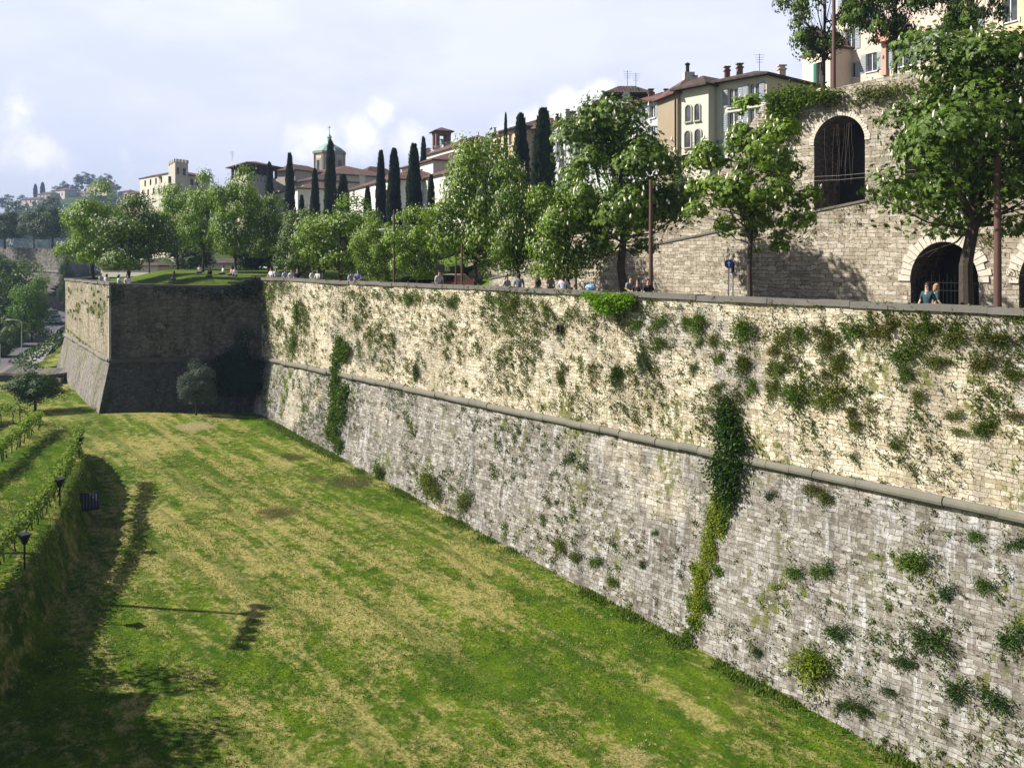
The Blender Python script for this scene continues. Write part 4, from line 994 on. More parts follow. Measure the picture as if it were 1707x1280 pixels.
creeper('green_creeper', 'darker leaves in the lower part of the yellow-green trailing creeper', [(1212,850,9,24),(1207,875,7,20),(1157,945,5,8),(1197,950,6,10),(1179,1008,10,12),(1150,1000,6,14),(1146,1055,9,12),(1158,1035,8,14),(1152,1075,7,12)], 'tuft_green', 1100, (.07,.14), .4, seed=6)
creeper('ivy_column', 'green ivy column climbing the left part of the long wall across the moulding', [(568,575,10,16),(574,590,12,14),(560,600,8,14),(562,625,12,16),(560,648,12,16),(562,672,12,16),(572,668,12,18),(572,690,11,18),(556,700,10,18),(560,722,11,18),(566,742,9,14),(552,720,9,14),(578,650,8,14),(580,580,10,12),(560,690,12,14)], 'tuft_green', 620, (.12,.22), .4, 'ivy', 7)
creeper('moss_strip', 'narrow yellowish moss strip on the wall left of the green ivy column', [(470,690,4,14),(473,665,4,16),(476,640,3,14),(484,625,4,12),(480,650,3,14)], 'mosslime', 420, (.08,.15), .2, seed=8)
creeper('ivy_strip', 'thin green streak of ivy right of the yellowish moss strip', [(505,660,4,16),(500,640,3,14),(506,680,3,10),(490,640,4,14)], 'tuft_green', 300, (.08,.15), .2, seed=9)
# bright bush spilling over the parapet
def on_par(u, v): q_ = atD(u, v, D0-.12); return q_, True
creeper('overhanging_bush', 'bright green bush spilling over the parapet edge near the three people', [(985,492,16,6),(1003,500,18,10),(1020,506,22,13),(1040,503,18,12),(1052,496,10,8),(1018,516,18,9),(1030,495,26,6)], 'bright_leaf', 900, (.10,.19), .55, 'shrub', 10, on=on_par)
# bushes on the crown of the retaining walls
def on_DU(u, v): return atD(u, v, DU-.05), True
def on_DR(u, v): return atD(u, v, DR-.05), True
creeper('ivy_mass', 'dark green ivy hanging over the left end of the arcaded wall', [(1300,165,22,12),(1330,155,24,14),(1362,160,24,13),(1385,158,18,10),(1300,190,16,20),(1310,215,12,18),(1322,185,18,16),(1345,170,22,10),(1294,180,12,20)], 'leaf', 420, (.14,.26), .8, 'ivy', 11, on=on_DU)
creeper('trailing_shrub', 'brownish trailing shrub under the wall top right of the ivy', [(1440,152,13,14),(1462,155,16,15),(1482,152,16,13),(1505,145,18,12),(1428,172,8,10),(1395,172,14,10)], 'tuft_olive', 260, (.1,.2), .5, 'shrub', 12, on=on_DU)
creeper('trailing_shrub', 'grey-green leaves mixed in the shrub over the wall arches', [(1452,160,18,16),(1490,158,18,14),(1405,158,10,10),(1380,172,14,9)], 'tuft_dark', 200, (.1,.18), .5, 'shrub', 13, on=on_DU)
creeper('wall_fern', 'small green plants at the sill of the tall open arch', [(1400,346,30,3),(1455,338,14,4),(1432,345,12,3)], 'tuft_olive', 300, (.06,.12), .3, 'wall plant', 14, on=on_DR)
creeper('wall_fern', 'brown weeds in the ramp wall between slender chestnut and big one', [(1398,368,10,6),(1430,370,5,4),(1355,385,6,8),(1346,400,6,6),(1640,400,16,16),(1690,455,12,10),(1655,405,10,14)], 'tuft_brown', 300, (.06,.12), .3, 'wall plant', 15, on=on_DR)
# bastion growth
FN = np.array([.185,-.98]); FD = np.array([.98,.185])
def on_fl(u, v):
    a, _, b_ = ray(u, v); k = FN@C1; z = k/(FN[0]*a+FN[1]); return Vector((a*z, z, b_*z)) + Vector((FN[0]*.1, FN[1]*.1, 0)), True
creeper('flank_creeper', 'dark creeper hanging from the top of the shaded bastion flank near the inner corner', [(400,478,22,8),(415,490,16,14),(380,488,14,8),(350,492,20,6),(425,470,8,10),(195,490,10,16),(300,484,30,4)], 'cypress', 160, (.14,.25), .4, 'creeper', 16, on=on_fl, nv=FN, dv=FD)
on_bl = lambda u, v: ((lambda a, b_: (lambda z: (Vector((a*z, z, b_*z)) , True))(((C2-C1)[1]*C1[0]-(C2-C1)[0]*C1[1])/((C2-C1)[1]*a-(C2-C1)[0])))(ray(u, v)[0], ray(u, v)[2]))
BN = np.array([-.84,-.54])
creeper('bastion_weeds', 'olive weeds on the sunlit left face of the bastion', [(115+rnd.uniform(0,62), 478+rnd.uniform(0,55), 2.5, 3.5) for _ in range(42)] + [(110+k*5, 545+k*4.2, 3, 3) for k in range(13)] + [(172,540,3,20),(176,510,3,14)], 'tuft_olive', 120, (.12,.2), .2, 'wall plants', 17, on=on_bl, nv=BN, dv=np.array([-.54,.84]))['kind'] = 'stuff'
# trees in the inner corner; near-black leaves paint the dark one's shade
for (u, vt, w, dp, lb, mt, nm) in [(392,560,80,66.6,'dark tree in the shaded inner corner of the moat','cypress','broadleaf_tree'),(327,606,58,65.2,'grey-green olive tree by the shaded bastion flank','tuft_greyg','olive_tree')]:
    zb = float(G((u-CX)/F*dp, dp)); zt = (HY-vt)/F*dp
    v1 = 684 if nm == 'olive_tree' else 684
    place_var(VARP[0] if nm != 'olive_tree' else VARP[1], u-w/2, u+w/2, vt, v1, u, lb, depth=dp, zb=zb, mat=mt, name=nm, group=None, deepen=.35, rz=0)

# ------------------------------------------------------------------ buildings
def hpt(u, v, z): return at(u, v, z)
def panel(mb, P, Q, z0, z1, holes, rev=.22, gable=None):
    """vertical wall between plan points P,Q (seen with P on the left) with rectangular openings (a0,a1,h0,h1) and their reveals"""
    P, Q = np.array(P, float), np.array(Q, float); L = np.linalg.norm(Q-P); d = (Q-P)/L; inn = np.array([-d[1], d[0]])
    if inn[1] < 0 and abs(d[0]) > .05: inn = -inn if d[0] < 0 else inn
    X = lambda a, h, off=0.0: (P[0]+d[0]*a+inn[0]*off, P[1]+d[1]*a+inn[1]*off, h)
    hs = [h for h in holes if h[0] > .02 and h[1] < L-.02 and h[2] > z0+.02 and h[3] < z1-.02]
    xs_ = sorted({0, L, *[h[0] for h in hs], *[h[1] for h in hs]}); zs_ = sorted({z0, z1, *[h[2] for h in hs], *[h[3] for h in hs]})
    for a0, a1 in zip(xs_[:-1], xs_[1:]):
        for h0, h1 in zip(zs_[:-1], zs_[1:]):
            ca, ch = (a0+a1)/2, (h0+h1)/2
            if any(h[0] < ca < h[1] and h[2] < ch < h[3] for h in hs): continue
            mb.face([X(a0,h0), X(a1,h0), X(a1,h1), X(a0,h1)], [(a0,h0),(a1,h0),(a1,h1),(a0,h1)])
    for a0, a1, h0, h1 in hs:
        mb.face([X(a0,h0), X(a0,h0,rev), X(a0,h1,rev), X(a0,h1)]); mb.face([X(a1,h0), X(a1,h0,rev), X(a1,h1,rev), X(a1,h1)])
        mb.face([X(a0,h0), X(a1,h0), X(a1,h0,rev), X(a0,h0,rev)]); mb.face([X(a0,h1), X(a1,h1), X(a1,h1,rev), X(a0,h1,rev)])
    return X, hs, L
def window(parent, X, h, kind, sh=None, rot=0):
    a0, a1, h0, h1 = h; w = a1-a0; mb = MB()
    def slab(a, b_, c, e, o0, o1):
        p = [X(a,c,o0), X(b_,c,o0), X(b_,e,o0), X(a,e,o0)]; q = [X(a,c,o1), X(b_,c,o1), X(b_,e,o1), X(a,e,o1)]
        mb.face(p); mb.face(q[::-1])
        for i in range(4): mb.face([p[i], q[i], q[(i+1)%4], p[(i+1)%4]])
    f = min(.07, w*.1)
    slab(a0, a0+f, h0, h1, .12, .2); slab(a1-f, a1, h0, h1, .12, .2); slab(a0+f, a1-f, h0, h0+f, .12, .2); slab(a0+f, a1-f, h1-f, h1, .12, .2)
    if w > .7: slab((a0+a1)/2-f/2, (a0+a1)/2+f/2, h0+f, h1-f, .12, .2)
    if kind != 'dark': slab(a0-.08, a1+.08, h0-.1, h0-.004, -.12, .1)
    wn = mb.build('window', M['frame'] if kind != 'dark' else M['wood'], parent)
    mb = MB(); mb.face([X(a0,h0,.18), X(a1,h0,.18), X(a1,h1,.18), X(a0,h1,.18)]); mb.build('pane', M['glass'], wn)
    if sh:
        for sgn in (-1, 1):
            mb = MB(); sw = w/2
            o = a0 if sgn < 0 else a1; a, b_ = (o-sw-.02, o-.02) if sgn < 0 else (o+.02, o+sw+.02)
            def sl(c0, c1, e0, e1, o0, o1):
                p = [X(c0,e0,o0), X(c1,e0,o0), X(c1,e1,o0), X(c0,e1,o0)]; q = [X(c0,e0,o1), X(c1,e0,o1), X(c1,e1,o1), X(c0,e1,o1)]
                mb.face(p)
                for i in range(4): mb.face([p[i], q[i], q[(i+1)%4], p[(i+1)%4]])
            sl(a, b_, h0, h1, -.05, -.004)
            n = 9
            for k in range(n):
                e = h0+.08 + (h1-h0-.16)*k/n; sl(a+.06, b_-.06, e, e+(h1-h0-.16)/n*.6, -.075, -.049)
            mb.build('shutter', M[sh], wn)
    return wn
def roof_hip(mb, cs, ze, rise, over=.5, th=.16, ridge=.35):
    """cs: four plan corners, ordered round; hipped roof"""
    cs = [np.array(c, float) for c in cs]; c0 = sum(cs)/4
    e = [c + (c-c0)/np.linalg.norm(c-c0)*over*1.35 for c in cs]
    l01 = np.linalg.norm(e[1]-e[0]); l12 = np.linalg.norm(e[2]-e[1])
    if l01 >= l12: r0 = (e[0]+e[3])/2; r1 = (e[1]+e[2])/2; k = min(.5, .5*l12/l01)
    else: r0 = (e[0]+e[1])/2; r1 = (e[3]+e[2])/2; k = min(.5, .5*l01/l12)
    a, b_ = r0 + (r1-r0)*k, r0 + (r1-r0)*(1-k)
    E = [(*p, ze) for p in e]; U = [(*p, ze-th) for p in e]; A_, B_ = (*a, ze+rise), (*b_, ze+rise)
    def uvf(pts, ia, ib):
        p0 = Vector(pts[ia]); dx = (Vector(pts[ib])-p0); L = dx.length or 1; dx /= L; n = (Vector(pts[1])-Vector(pts[0])).cross(Vector(pts[2])-Vector(pts[0])).normalized(); dy = n.cross(dx)
        return [((Vector(p)-p0).dot(dx), (Vector(p)-p0).dot(dy)) for p in pts]
    if l01 >= l12: fs = [[E[0],E[1],B_,A_],[E[1],E[2],B_],[E[2],E[3],A_,B_],[E[3],E[0],A_]]
    else: fs = [[E[0],E[1],A_],[E[1],E[2],B_,A_],[E[2],E[3],B_],[E[3],E[0],A_,B_]]
    for f in fs: mb.face(f, uvf(f, 0, 1))
    for i in range(4): mb.face([U[i], U[(i+1)%4], E[(i+1)%4], E[i]])
    mb.face(U[::-1])
def rect_from(P, Q, depth):
    P, Q = np.array(P, float), np.array(Q, float); d = (Q-P)/np.linalg.norm(Q-P); inn = np.array([-d[1], d[0]])
    if inn[1] < 0: inn = -inn
    return [P, Q, Q+inn*depth, P+inn*depth]
def eave_pts(u1, v1, u2, v2, z1):
    z2 = z1*(HY-v1)/(HY-v2); p, q = at(u1, v1, z1), at(u2, v2, z2); return (p.x, p.y), (q.x, q.y), p.z
def house(name, label, P, Q, ze, depth, zb, wallm, roofm='roof', rise=1.6, wins=(), over=.5, sh=None, cat='house', roof='hip', side_wins=(), chims=(), kind='w', win_sides=None, right_mat=None):
    """wins on the front: (u, v, width m, height m[, kind[, shutter]])"""
    cs = rect_from(P, Q, depth); c = sum(cs)/4
    h = empty(name, (c[0], c[1], zb), 0, label, cat)
    mb = MB(); todo = []
    def locate(A_, B_, lst):
        A_, B_ = np.array(A_, float), np.array(B_, float); d = B_-A_; L = np.linalg.norm(d); out = []
        for w_ in lst:
            a, _, b_ = ray(w_[0], w_[1])
            # (t*a, t) = A + w d
            det = a*(-d[1]) + d[0]; t_ = (A_[0]*(-d[1]) + d[0]*A_[1])/det; x = np.array([t_*a, t_]); s_ = (x-A_)@d/L; z = b_*t_
            out.append((s_-w_[2]/2, s_+w_[2]/2, z-w_[3]/2, z+w_[3]/2))
        return out
    hs = locate(cs[0], cs[1], wins); X, ok, L = panel(mb, cs[0], cs[1], zb, ze, hs); todo += [(X, h_, wins[hs.index(h_)]) for h_ in ok]
    mr = mb
    if right_mat: mr = MB()
    hs = locate(cs[1], cs[2], side_wins) if side_wins else []
    if cs[2][0]*cs[1][1]-cs[1][0]*cs[2][1] > 0:   # right flank faces the camera
        X, ok, L = panel(mr, cs[1], cs[2], zb, ze, hs); todo += [(X, h_, side_wins[hs.index(h_)]) for h_ in ok]
    else: panel(mr, cs[1], cs[2], zb, ze, [])
    panel(mb, cs[2], cs[3], zb, ze, [])
    if cs[3][0]*cs[0][1]-cs[0][0]*cs[3][1] > 0 and win_sides is not None:
        hs = locate(cs[3], cs[0], win_sides); 
        A_, B_ = cs[3], cs[0]; X, ok, L = panel(mb, A_, B_, zb, ze, hs); todo += [(X, h_, win_sides[hs.index(h_)]) for h_ in ok]
    else: panel(mb, cs[3], cs[0], zb, ze, [])
    mb.build('wall', M[wallm], h)
    if right_mat: mr.build('side_wall', M[right_mat], h)
    for X, h_, w_ in todo:
        k = w_[4] if len(w_) > 4 else kind; s_ = w_[5] if len(w_) > 5 else sh
        window(h, X, h_, k, s_)
    mb = MB(); roof_hip(mb, cs, ze+.16, rise, over); ro = mb.build('roof', M[roofm], h)
    for (u, vt, wd_, ht, *mm) in chims:
        z = (cs[0][1]+cs[2][1])/2 if len(mm) < 2 else mm[1]; p = at(u, vt, z); m_ = M[mm[0]] if mm else M['brick']
        mb = MB(); mb.box((p.x, p.y, p.z-ht/2), (wd_, wd_, ht)); mb.box((p.x, p.y, p.z-.12), (wd_*1.35, wd_*1.35, .08)); mb.box((p.x, p.y, p.z+.06), (wd_*.8, wd_*.8, .12)); mb.box((p.x, p.y, p.z+.2), (wd_*1.3, wd_*1.3, .08))
        mb.build('chimney', m_, ro)
    return h, cs, ro

# pink house on the upper terrace
P, Q, ze = eave_pts(1395, -62, 1668, -152, 91); ze = max(ze, 24)
pk, cs, ro = house('pink_house', 'pale pink apartment house with blue-grey shutters behind the upper terrace', P, Q, ze, 12, 10.5, 'pink', wins=[
 (1418,118,1.1,1.5),(1453,104,1.2,1.8),(1535,76,1.15,1.9),(1576,60,1.15,2.1),(1453,30,1.2,1.9),(1418,66,1.1,2.2),(1535,-5,1.15,1.9),(1412,-8,1.1,1.9),(1576,-18,1.1,1.9),(1620,40,1.1,2.1),(1504,92,2.0,2.2,'w','shutter')], sh='shutter', cat='house')
# loggia balcony and rose-coloured bay
def on_front(cs, u, v):
    A_, B_ = np.array(cs[0]), np.array(cs[1]); d = B_-A_; a, _, b_ = ray(u, v); det = a*(-d[1]) + d[0]; t_ = (A_[0]*(-d[1]) + d[0]*A_[1])/det; return Vector((t_*a, t_, b_*t_))
d_ = np.array(Q)-np.array(P); rzp = math.atan2(d_[1], d_[0])
inn = np.array([-d_[1], d_[0]])/np.linalg.norm(d_); inn = inn if inn[1] > 0 else -inn
def on_b(u, v, off): q_ = on_front(cs, u, v); return (q_.x-inn[0]*off, q_.y-inn[1]*off, q_.z)
mb = MB(); c_ = on_b(1497, 66, .45); mb.box(c_, (3.6,.9,.16), rzp); mb.box((c_[0]-inn[0]*.42, c_[1]-inn[1]*.42, c_[2]+.55), (3.6,.06,.95), rzp); mb.build('balcony', M['pinkd'], pk)
mb = MB(); c_ = on_b(1404, 88, .3); mb.box((c_[0],c_[1],c_[2]-2), (.9,.6,6.5), rzp); mb.build('corner_pilaster', M['pinkd'], pk)
mb = MB(); c_ = on_b(1476, 100, .16); mb.box(c_, (.5,.3,3.0), rzp); mb.build('loggia_jamb', M['pinkd'], pk)
mb = MB(); c_ = on_b(1604, 20, .3); mb.box(c_, (1.5,.6,5.0), rzp); mb.build('recessed_bay', M['brownw'], pk)
mb = MB(); a_, b2 = on_b(1393, -30, .12), on_b(1393, 140, .12); mb.tube([a_, (a_[0], a_[1], b2[2])], .05, 6); mb.build('downpipe', M['wood'], pk)
# white low wing left of the pink house
P, Q, ze = eave_pts(1338, 96, 1384, 80, 93)
house('plain_wing', 'narrow cream wall with green shutters left of the pink house', P, Q, ze, 3, 9, 'pink', wins=[(1366,124,.9,2.4,'dark','shutter_green'),(1360,95,.8,1.0,'w')], over=.3, rise=.8)
# stone building in the top right corner
P, Q = (39.0, 72), (45.5, 57.5)
house('stone_building', 'tan masonry building with a tall white window in the top right corner', P, Q, 24, 10, 9, 'ochre', wins=[(1683,14,1.3,2.2)], over=.4)
# cream house with arched loggias
P, Q, ze = eave_pts(1181, 143, 1278, 126, 76)
cream, cs, ro = house('cream_house', 'cream house with grey shutters and low brown roof at the top of the row', P, Q, ze, 7.5, 5.5, 'cream', 'roofd', 1.0, wins=[
 (1186,170,1.0,1.5),(1222,163,1.0,1.6),(1257,155,1.0,1.6),(1186,208,.9,1.4),(1222,203,1.0,1.6),(1257,196,1.0,1.6),(1190,247,.9,1.3),(1222,243,.9,1.3)], sh='shutter', over=.6,
 chims=[(1212,116,.42,1.4,'brick'),(1233,111,.45,1.5,'brick'),(1303,114,.55,1.5,'pink')])
# loggia house between brown wall and cream house
P, Q, ze = eave_pts(1129, 153, 1181, 143, 77.5)
lg, cs, ro = house('loggia_house', 'house with two rows of arched loggias beside the brown side wall', P, Q, ze, 8, 5.5, 'cream', 'roofd', 1.1, wins=[(1142,265,.7,.7,'dark'),(1160,264,.7,.7,'dark')], over=.55)
A_, B_ = np.array(cs[0]), np.array(cs[1]); d_ = (B_-A_)/np.linalg.norm(B_-A_); inn = np.array([-d_[1], d_[0]]); inn = inn if inn[1] > 0 else -inn
for (u, v0, v1, w_) in [(1148,176,203,.62),(1163,174,201,.55),(1147,219,246,.66),(1164,216,245,.66)]:
    mb = MB(); pb = on_front(cs, u, v1); pt = on_front(cs, u, v0); hh = pt.z-pb.z; w2 = w_/2
    out = [(-w2, 0)] + [(w2*-math.cos(math.pi*k/10), hh-w2+w2*math.sin(math.pi*k/10)) for k in range(11)] + [(w2, 0)]
    def Y(a, z, off): return (pb.x+d_[0]*a-inn[0]*off, pb.y+d_[1]*a-inn[1]*off, pb.z+z)
    for (a0, z0), (a1, z1) in zip(out[:-1], out[1:]):
        s0, s1 = 1.28, 1.28
        o0, o1 = (a0*s0, z0 if z0 == 0 else z0+.1), (a1*s1, z1 if z1 == 0 else z1+.1)
        mb.face([Y(a0,z0,.1), Y(a1,z1,.1), Y(*o1,.1), Y(*o0,.1)]); mb.face([Y(*o0,.1), Y(*o1,.1), Y(*o1,0), Y(*o0,0)]); mb.face([Y(a0,z0,.1), Y(a1,z1,.1), Y(a1,z1,.02), Y(a0,z0,.02)])
    q_ = Y(0,-.06,.08); mb.box(q_, (w_*1.4,.2,.1), math.atan2(d_[1], d_[0]))
    an = mb.build('window', M['stonew'], lg); mb = MB(); mb.face([Y(a, z, .025) for a, z in out]); mb.build('pane', M['glass'], an)
mb = MB(); p = at(1148,118,80); mb.box((p.x,p.y,p.z-1.2),(.9,.9,2.0)); 
for k in range(4): mb.box((p.x+.5+k*.42, p.y, p.z-1.3-k*.22), (.42,.8,1.3)); mb.box((p.x+.5+k*.42, p.y, p.z-.55-k*.22), (.5,.9,.12))
mb.build('stepped_chimney', M['cream'], ro); mb = MB(); mb.tube([(p.x-.1,p.y,p.z-.2),(p.x-.1,p.y,p.z+.55)], .16, 8); mb.lathe((p.x-.1,p.y,p.z+.5), [(.24,0),(.24,.1),(.02,.22)], 8); mb.build('flue', M['iron'], ro)
# brown side wall house
P, Q, ze = eave_pts(1096, 170, 1129, 157, 81)
bw, cs, ro = house('brown_house', 'narrow brown plastered house with a dark drainpipe and sloping tile roof', P, Q, ze, 9, 5, 'brownw', 'roof', 1.6, over=.4, chims=[(1110,153,.35,.9,'brick',84),(1085,153,.45,1.2,'brick',86)])
mb = MB(); mb.tube([on_front(cs,1126,165)+Vector((-.05,-.12,0)), on_front(cs,1126,262)+Vector((-.05,-.12,0))], .06, 6); mb.build('downpipe', M['wood'], bw)
# grey white row
P, Q, ze = eave_pts(1020, 186, 1097, 168, 88)
g1, cs, ro1 = house('grey_house', 'tall grey-white house with a covered roof terrace behind the dense chestnut', P, Q, ze, 9, 5, 'greyw', 'roof', 1.5, wins=[(1062,190,.8,1.2),(1088,186,.8,1.2),(1030,200,.8,1.3),(1088,225,.8,1.6)], sh='shutter', over=.5)
mb = MB()
p = at(1045, 178, 92); w_ = 4.4
for dx in (-2.1,-.8,.8,2.1):
    mb.box((p.x+dx, p.y-1.2, p.z+.25), (.16,.16,1.7)); mb.box((p.x+dx, p.y+1.2, p.z+.25), (.16,.16,1.7))
mb.box((p.x, p.y, p.z-.55), (4.5,2.8,.5)); be = mb.build('belvedere', M['wood'], g1)
mb = MB(); roof_hip(mb, [(p.x-2.2,p.y-1.5),(p.x+2.2,p.y-1.5),(p.x+2.2,p.y+1.5),(p.x-2.2,p.y+1.5)], p.z+1.15, .95, .35); mb.build('belvedere_roof', M['roofd'], be)
mb = MB(); q_ = at(1044,159,90); mb.lathe((0,0,0), [(0,0),(.2,.02),(.38,.08)], 14); mb.v = [(q_.x+x, q_.y-z, q_.z+y) for x,y,z in mb.v]; mb.build('satellite_dish', M['frame'], g1)
P, Q, ze = eave_pts(921, 213, 1020, 182, 98)
g2, cs, ro2 = house('grey_house', 'long grey-white house with blue-grey shutters right of the largest cypress', P, Q, ze, 9, 4.5, 'greyw', 'roofd', 1.2, wins=[
 (932,223,.9,1.2),(954,216,.9,1.2),(932,250,1.0,2.2),(954,244,1.0,2.2),(980,207,.9,1.2),(980,238,1.0,2.0),(1003,200,.9,1.2),(1003,232,1.0,2.0)], sh='shutter', over=.5,
 chims=[(931,194,.5,1.6,'brick',99),(946,186,.4,1.0,'stonew',101),(967,184,.5,1.2,'stonew',101),(982,180,.9,1.2,'brick',100),(994,173,.8,1.4,'pink',99),(1008,176,.5,1.1,'brick',99),(952,190,.9,.8,'stonew',102)])
mb = MB(); mb.tube([on_front(cs,943,212)+Vector((0,-.1,0)), on_front(cs,943,275)+Vector((0,-.1,0))], .05, 6); mb.build('downpipe', M['wood'], g2)
# ochre gabled house left
P, Q, ze = eave_pts(820, 226, 872, 212, 118)
house('ochre_house', 'pale ochre house with a small gable seen between broad chestnut and cypresses', P, Q, ze, 10, 5, 'ochre', 'roofd', 1.6, wins=[(851,233,1.0,1.5),(833,240,.9,1.3),(862,230,.8,1.3)], over=.6, chims=[(825,216,.3,1.4,'stonew',120)])
P, Q, ze = eave_pts(872, 219, 922, 212, 112)
house('ochre_house', 'darker house between the two large right-hand cypresses', P, Q, ze, 9, 5, 'brownw', 'roof', 1.5, wins=[(888,232,.9,1.3)], over=.6)
# bell tower with its house
bt = empty('bell_tower', (at(736,240,150).x, 150, 10), 0, 'small brick bell tower with open belfry and pyramid roof', 'bell tower')
bx_, by_ = at(736,240,150).x, 150; zt_ = at(736,222,150).z; zb_ = at(736,272,150).z
mb = MB(); w_ = 2.6
mb.box((bx_, by_, zb_-1.5), (w_,w_,7), R(20))
for sx_ in (-1,1):
    for sy_ in (-1,1):
        c, s_ = math.cos(R(20)), math.sin(R(20)); ox, oy = sx_*.95, sy_*.95; mb.box((bx_+ox*c-oy*s_, by_+ox*s_+oy*c, zt_-1.35), (.62,.62,2.7), R(20))
mb.box((bx_, by_, zt_-.15), (w_,w_,.4), R(20)); mb.build('shaft', M['brick'], bt)
mb = MB(); c, s_ = math.cos(R(20)), math.sin(R(20)); cor = [(bx_+a*1.35*c-b_*1.35*s_, by_+a*1.35*s_+b_*1.35*c) for a, b_ in ((-1,-1),(1,-1),(1,1),(-1,1))]; roof_hip(mb, cor, zt_+.2, .75, .4); mb.build('roof', M['roof'], bt)
mb = MB(); mb.lathe((bx_,by_,zt_-1.9), [(.55,0),(.42,.25),(.3,.8),(.05,.95)], 10); mb.build('bell', M['copper'], bt)
P, Q, ze = eave_pts(706, 262, 770, 243, 140)
house('white_house', 'white house with dormers below the small bell tower', P, Q, ze, 8, 3, 'white', 'roof', 2.0, wins=[(722,272,1.0,1.4),(738,268,1.0,1.4),(754,264,1.0,1.4)], over=.5, chims=[(713,250,.8,1.2,'white',141),(730,246,.9,1.2,'white',141),(748,240,.9,1.2,'stonew',141)])
P, Q, ze = eave_pts(670, 282, 722, 268, 134)
house('white_house', 'white house between the dark cypresses left of the bell tower', P, Q, ze, 9, 2, 'white', 'roof', 1.7, wins=[(676,298,1.0,1.4),(703,290,1.0,1.4)], over=.6)
P, Q, ze = eave_pts(700, 300, 780, 282, 122)
house('white_house', 'low white house with red roof under the one with dormers', P, Q, ze, 8, 2, 'white', 'roof', 1.6, wins=[(715,306,1.0,1.3),(745,300,1.0,1.3)], over=.6)
P, Q, ze = eave_pts(583, 318, 652, 300, 138)
house('white_house', 'white house with two balconied windows left of the middle cypress pair', P, Q, ze, 9, 0, 'white', 'roof', 1.9, wins=[(590,324,1.0,1.3),(600,321,1.0,1.3),(594,342,.9,.9),(615,318,1,1.3)], over=.6, chims=[(604,296,.7,1.2,'white',142)])
# church: nave, lantern drum with green dome
ch = empty('domed_church', (at(549,300,185).x, 185, 5), 0, 'church with an octagonal lantern, green copper dome and cross', 'church')
cx_, cy_ = at(549,300,185).x, 185.0; pxm = 185/F; z0_ = at(549,300,185).z; z1_ = at(549,255,185).z; rd = 26.5*pxm
mb = MB(); n8 = 8; o8 = R(22.5+10)
for k in range(n8):
    a, b_ = o8+2*math.pi*k/8, o8+2*math.pi*(k+1)/8; pa, pb = (cx_+rd*math.cos(a), cy_+rd*math.sin(a)), (cx_+rd*math.cos(b_), cy_+rd*math.sin(b_))
    L = math.dist(pa, pb)
    mb.face([(*pa, z0_-4), (*pb, z0_-4), (*pb, z1_), (*pa, z1_)], [(0,0),(L,0),(L,7),(0,7)])
dr = mb.build('drum', M['cream'], ch)
mb = MB(); mb.lathe((cx_,cy_,z1_), [(rd*1.02,-.5),(rd*1.1,-.3),(rd*1.12,0),(rd*1.0,.08)], 8); mb.lathe((cx_,cy_,z0_-1.2), [(rd*1.0,-.2),(rd*1.06,-.1),(rd*1.06,.1),(rd*1.0,.2)], 8)
mb.v = [(cx_+(x-cx_)*math.cos(o8)-(y-cy_)*math.sin(o8), cy_+(x-cx_)*math.sin(o8)+(y-cy_)*math.cos(o8), z) for x,y,z in mb.v]; mb.build('cornice', M['stonew'], dr)
for k in range(8):
    a = o8 + 2*math.pi*(k+.5)/8; r_ = rd*math.cos(math.pi/8)
    if math.sin(a) > .3: continue
    mb = MB(); mb.box((cx_+(r_+.02)*math.cos(a), cy_+(r_+.02)*math.sin(a), (z0_+z1_)/2+.1), (.12,1.15,2.7), a); fr = mb.build('window', M['stonew'], dr)
    mb = MB(); mb.box((cx_+(r_+.07)*math.cos(a), cy_+(r_+.07)*math.sin(a), (z0_+z1_)/2), (.06,.8,2.0), a); mb.build('pane', M['glass'], fr)
for k in range(8):
    a = o8+2*math.pi*k/8; mb = MB(); mb.box((cx_+rd*1.0*math.cos(a), cy_+rd*1.0*math.sin(a), (z0_+z1_)/2-.2), (.3,.5,z1_-z0_-.2), a); mb.build('pilaster', M['stonew'], dr)
mb = MB(); mb.lathe((cx_,cy_,z1_+.1), [(rd*1.08,0),(rd*.8,.75),(rd*.4,1.5),(.5,2.0),(.42,2.2)], 8)
mb.v = [(cx_+(x-cx_)*math.cos(o8)-(y-cy_)*math.sin(o8), cy_+(x-cx_)*math.sin(o8)+(y-cy_)*math.cos(o8), z) for x,y,z in mb.v]; dm = mb.build('dome', M['copper'], ch)
mb = MB(); mb.lathe((cx_,cy_,z1_+2.2), [(.42,0),(.42,.9),(.6,.95),(.3,1.3),(.1,1.7),(.02,2.3)], 8); mb.build('lantern', M['copper'], dm)
mb = MB(); mb.tube([(cx_,cy_,z1_+4.3),(cx_,cy_,z1_+5.6)], .05, 5); mb.tube([(cx_-.35,cy_,z1_+5.2),(cx_+.35,cy_,z1_+5.2)], .05, 5); mb.build('cross', M['iron'], dm)
P, Q, ze = eave_pts(456, 305, 545, 290, 178)
cs = rect_from(P, Q, 14); mb = MB(); [panel(mb, cs[i], cs[(i+1)%4], 0, ze, []) for i in range(4)]; mb.build('nave_wall', M['white'], ch)
mb = MB(); roof_hip(mb, cs, ze+.1, 2.3, .5); mb.build('nave_roof', M['roof'], ch)
P, Q, ze = eave_pts(575, 300, 608, 296, 176)
cs = rect_from(P, Q, 10); mb = MB(); [panel(mb, cs[i], cs[(i+1)%4], 0, ze, []) for i in range(4)]; mb.build('apse_wall', M['brick'], ch); mb = MB(); roof_hip(mb, cs, ze+.1, 2.5, .4); mb.build('apse_roof', M['roof'], ch)
P, Q, ze = eave_pts(492, 305, 522, 301, 150)
house('white_house', 'white house with tiled roof behind the slim cypresses left of the dome', P, Q, ze, 9, -1, 'white', 'roofd', 1.2, wins=[(499,322,1.0,1.3),(512,320,1,1.3)], over=.5)
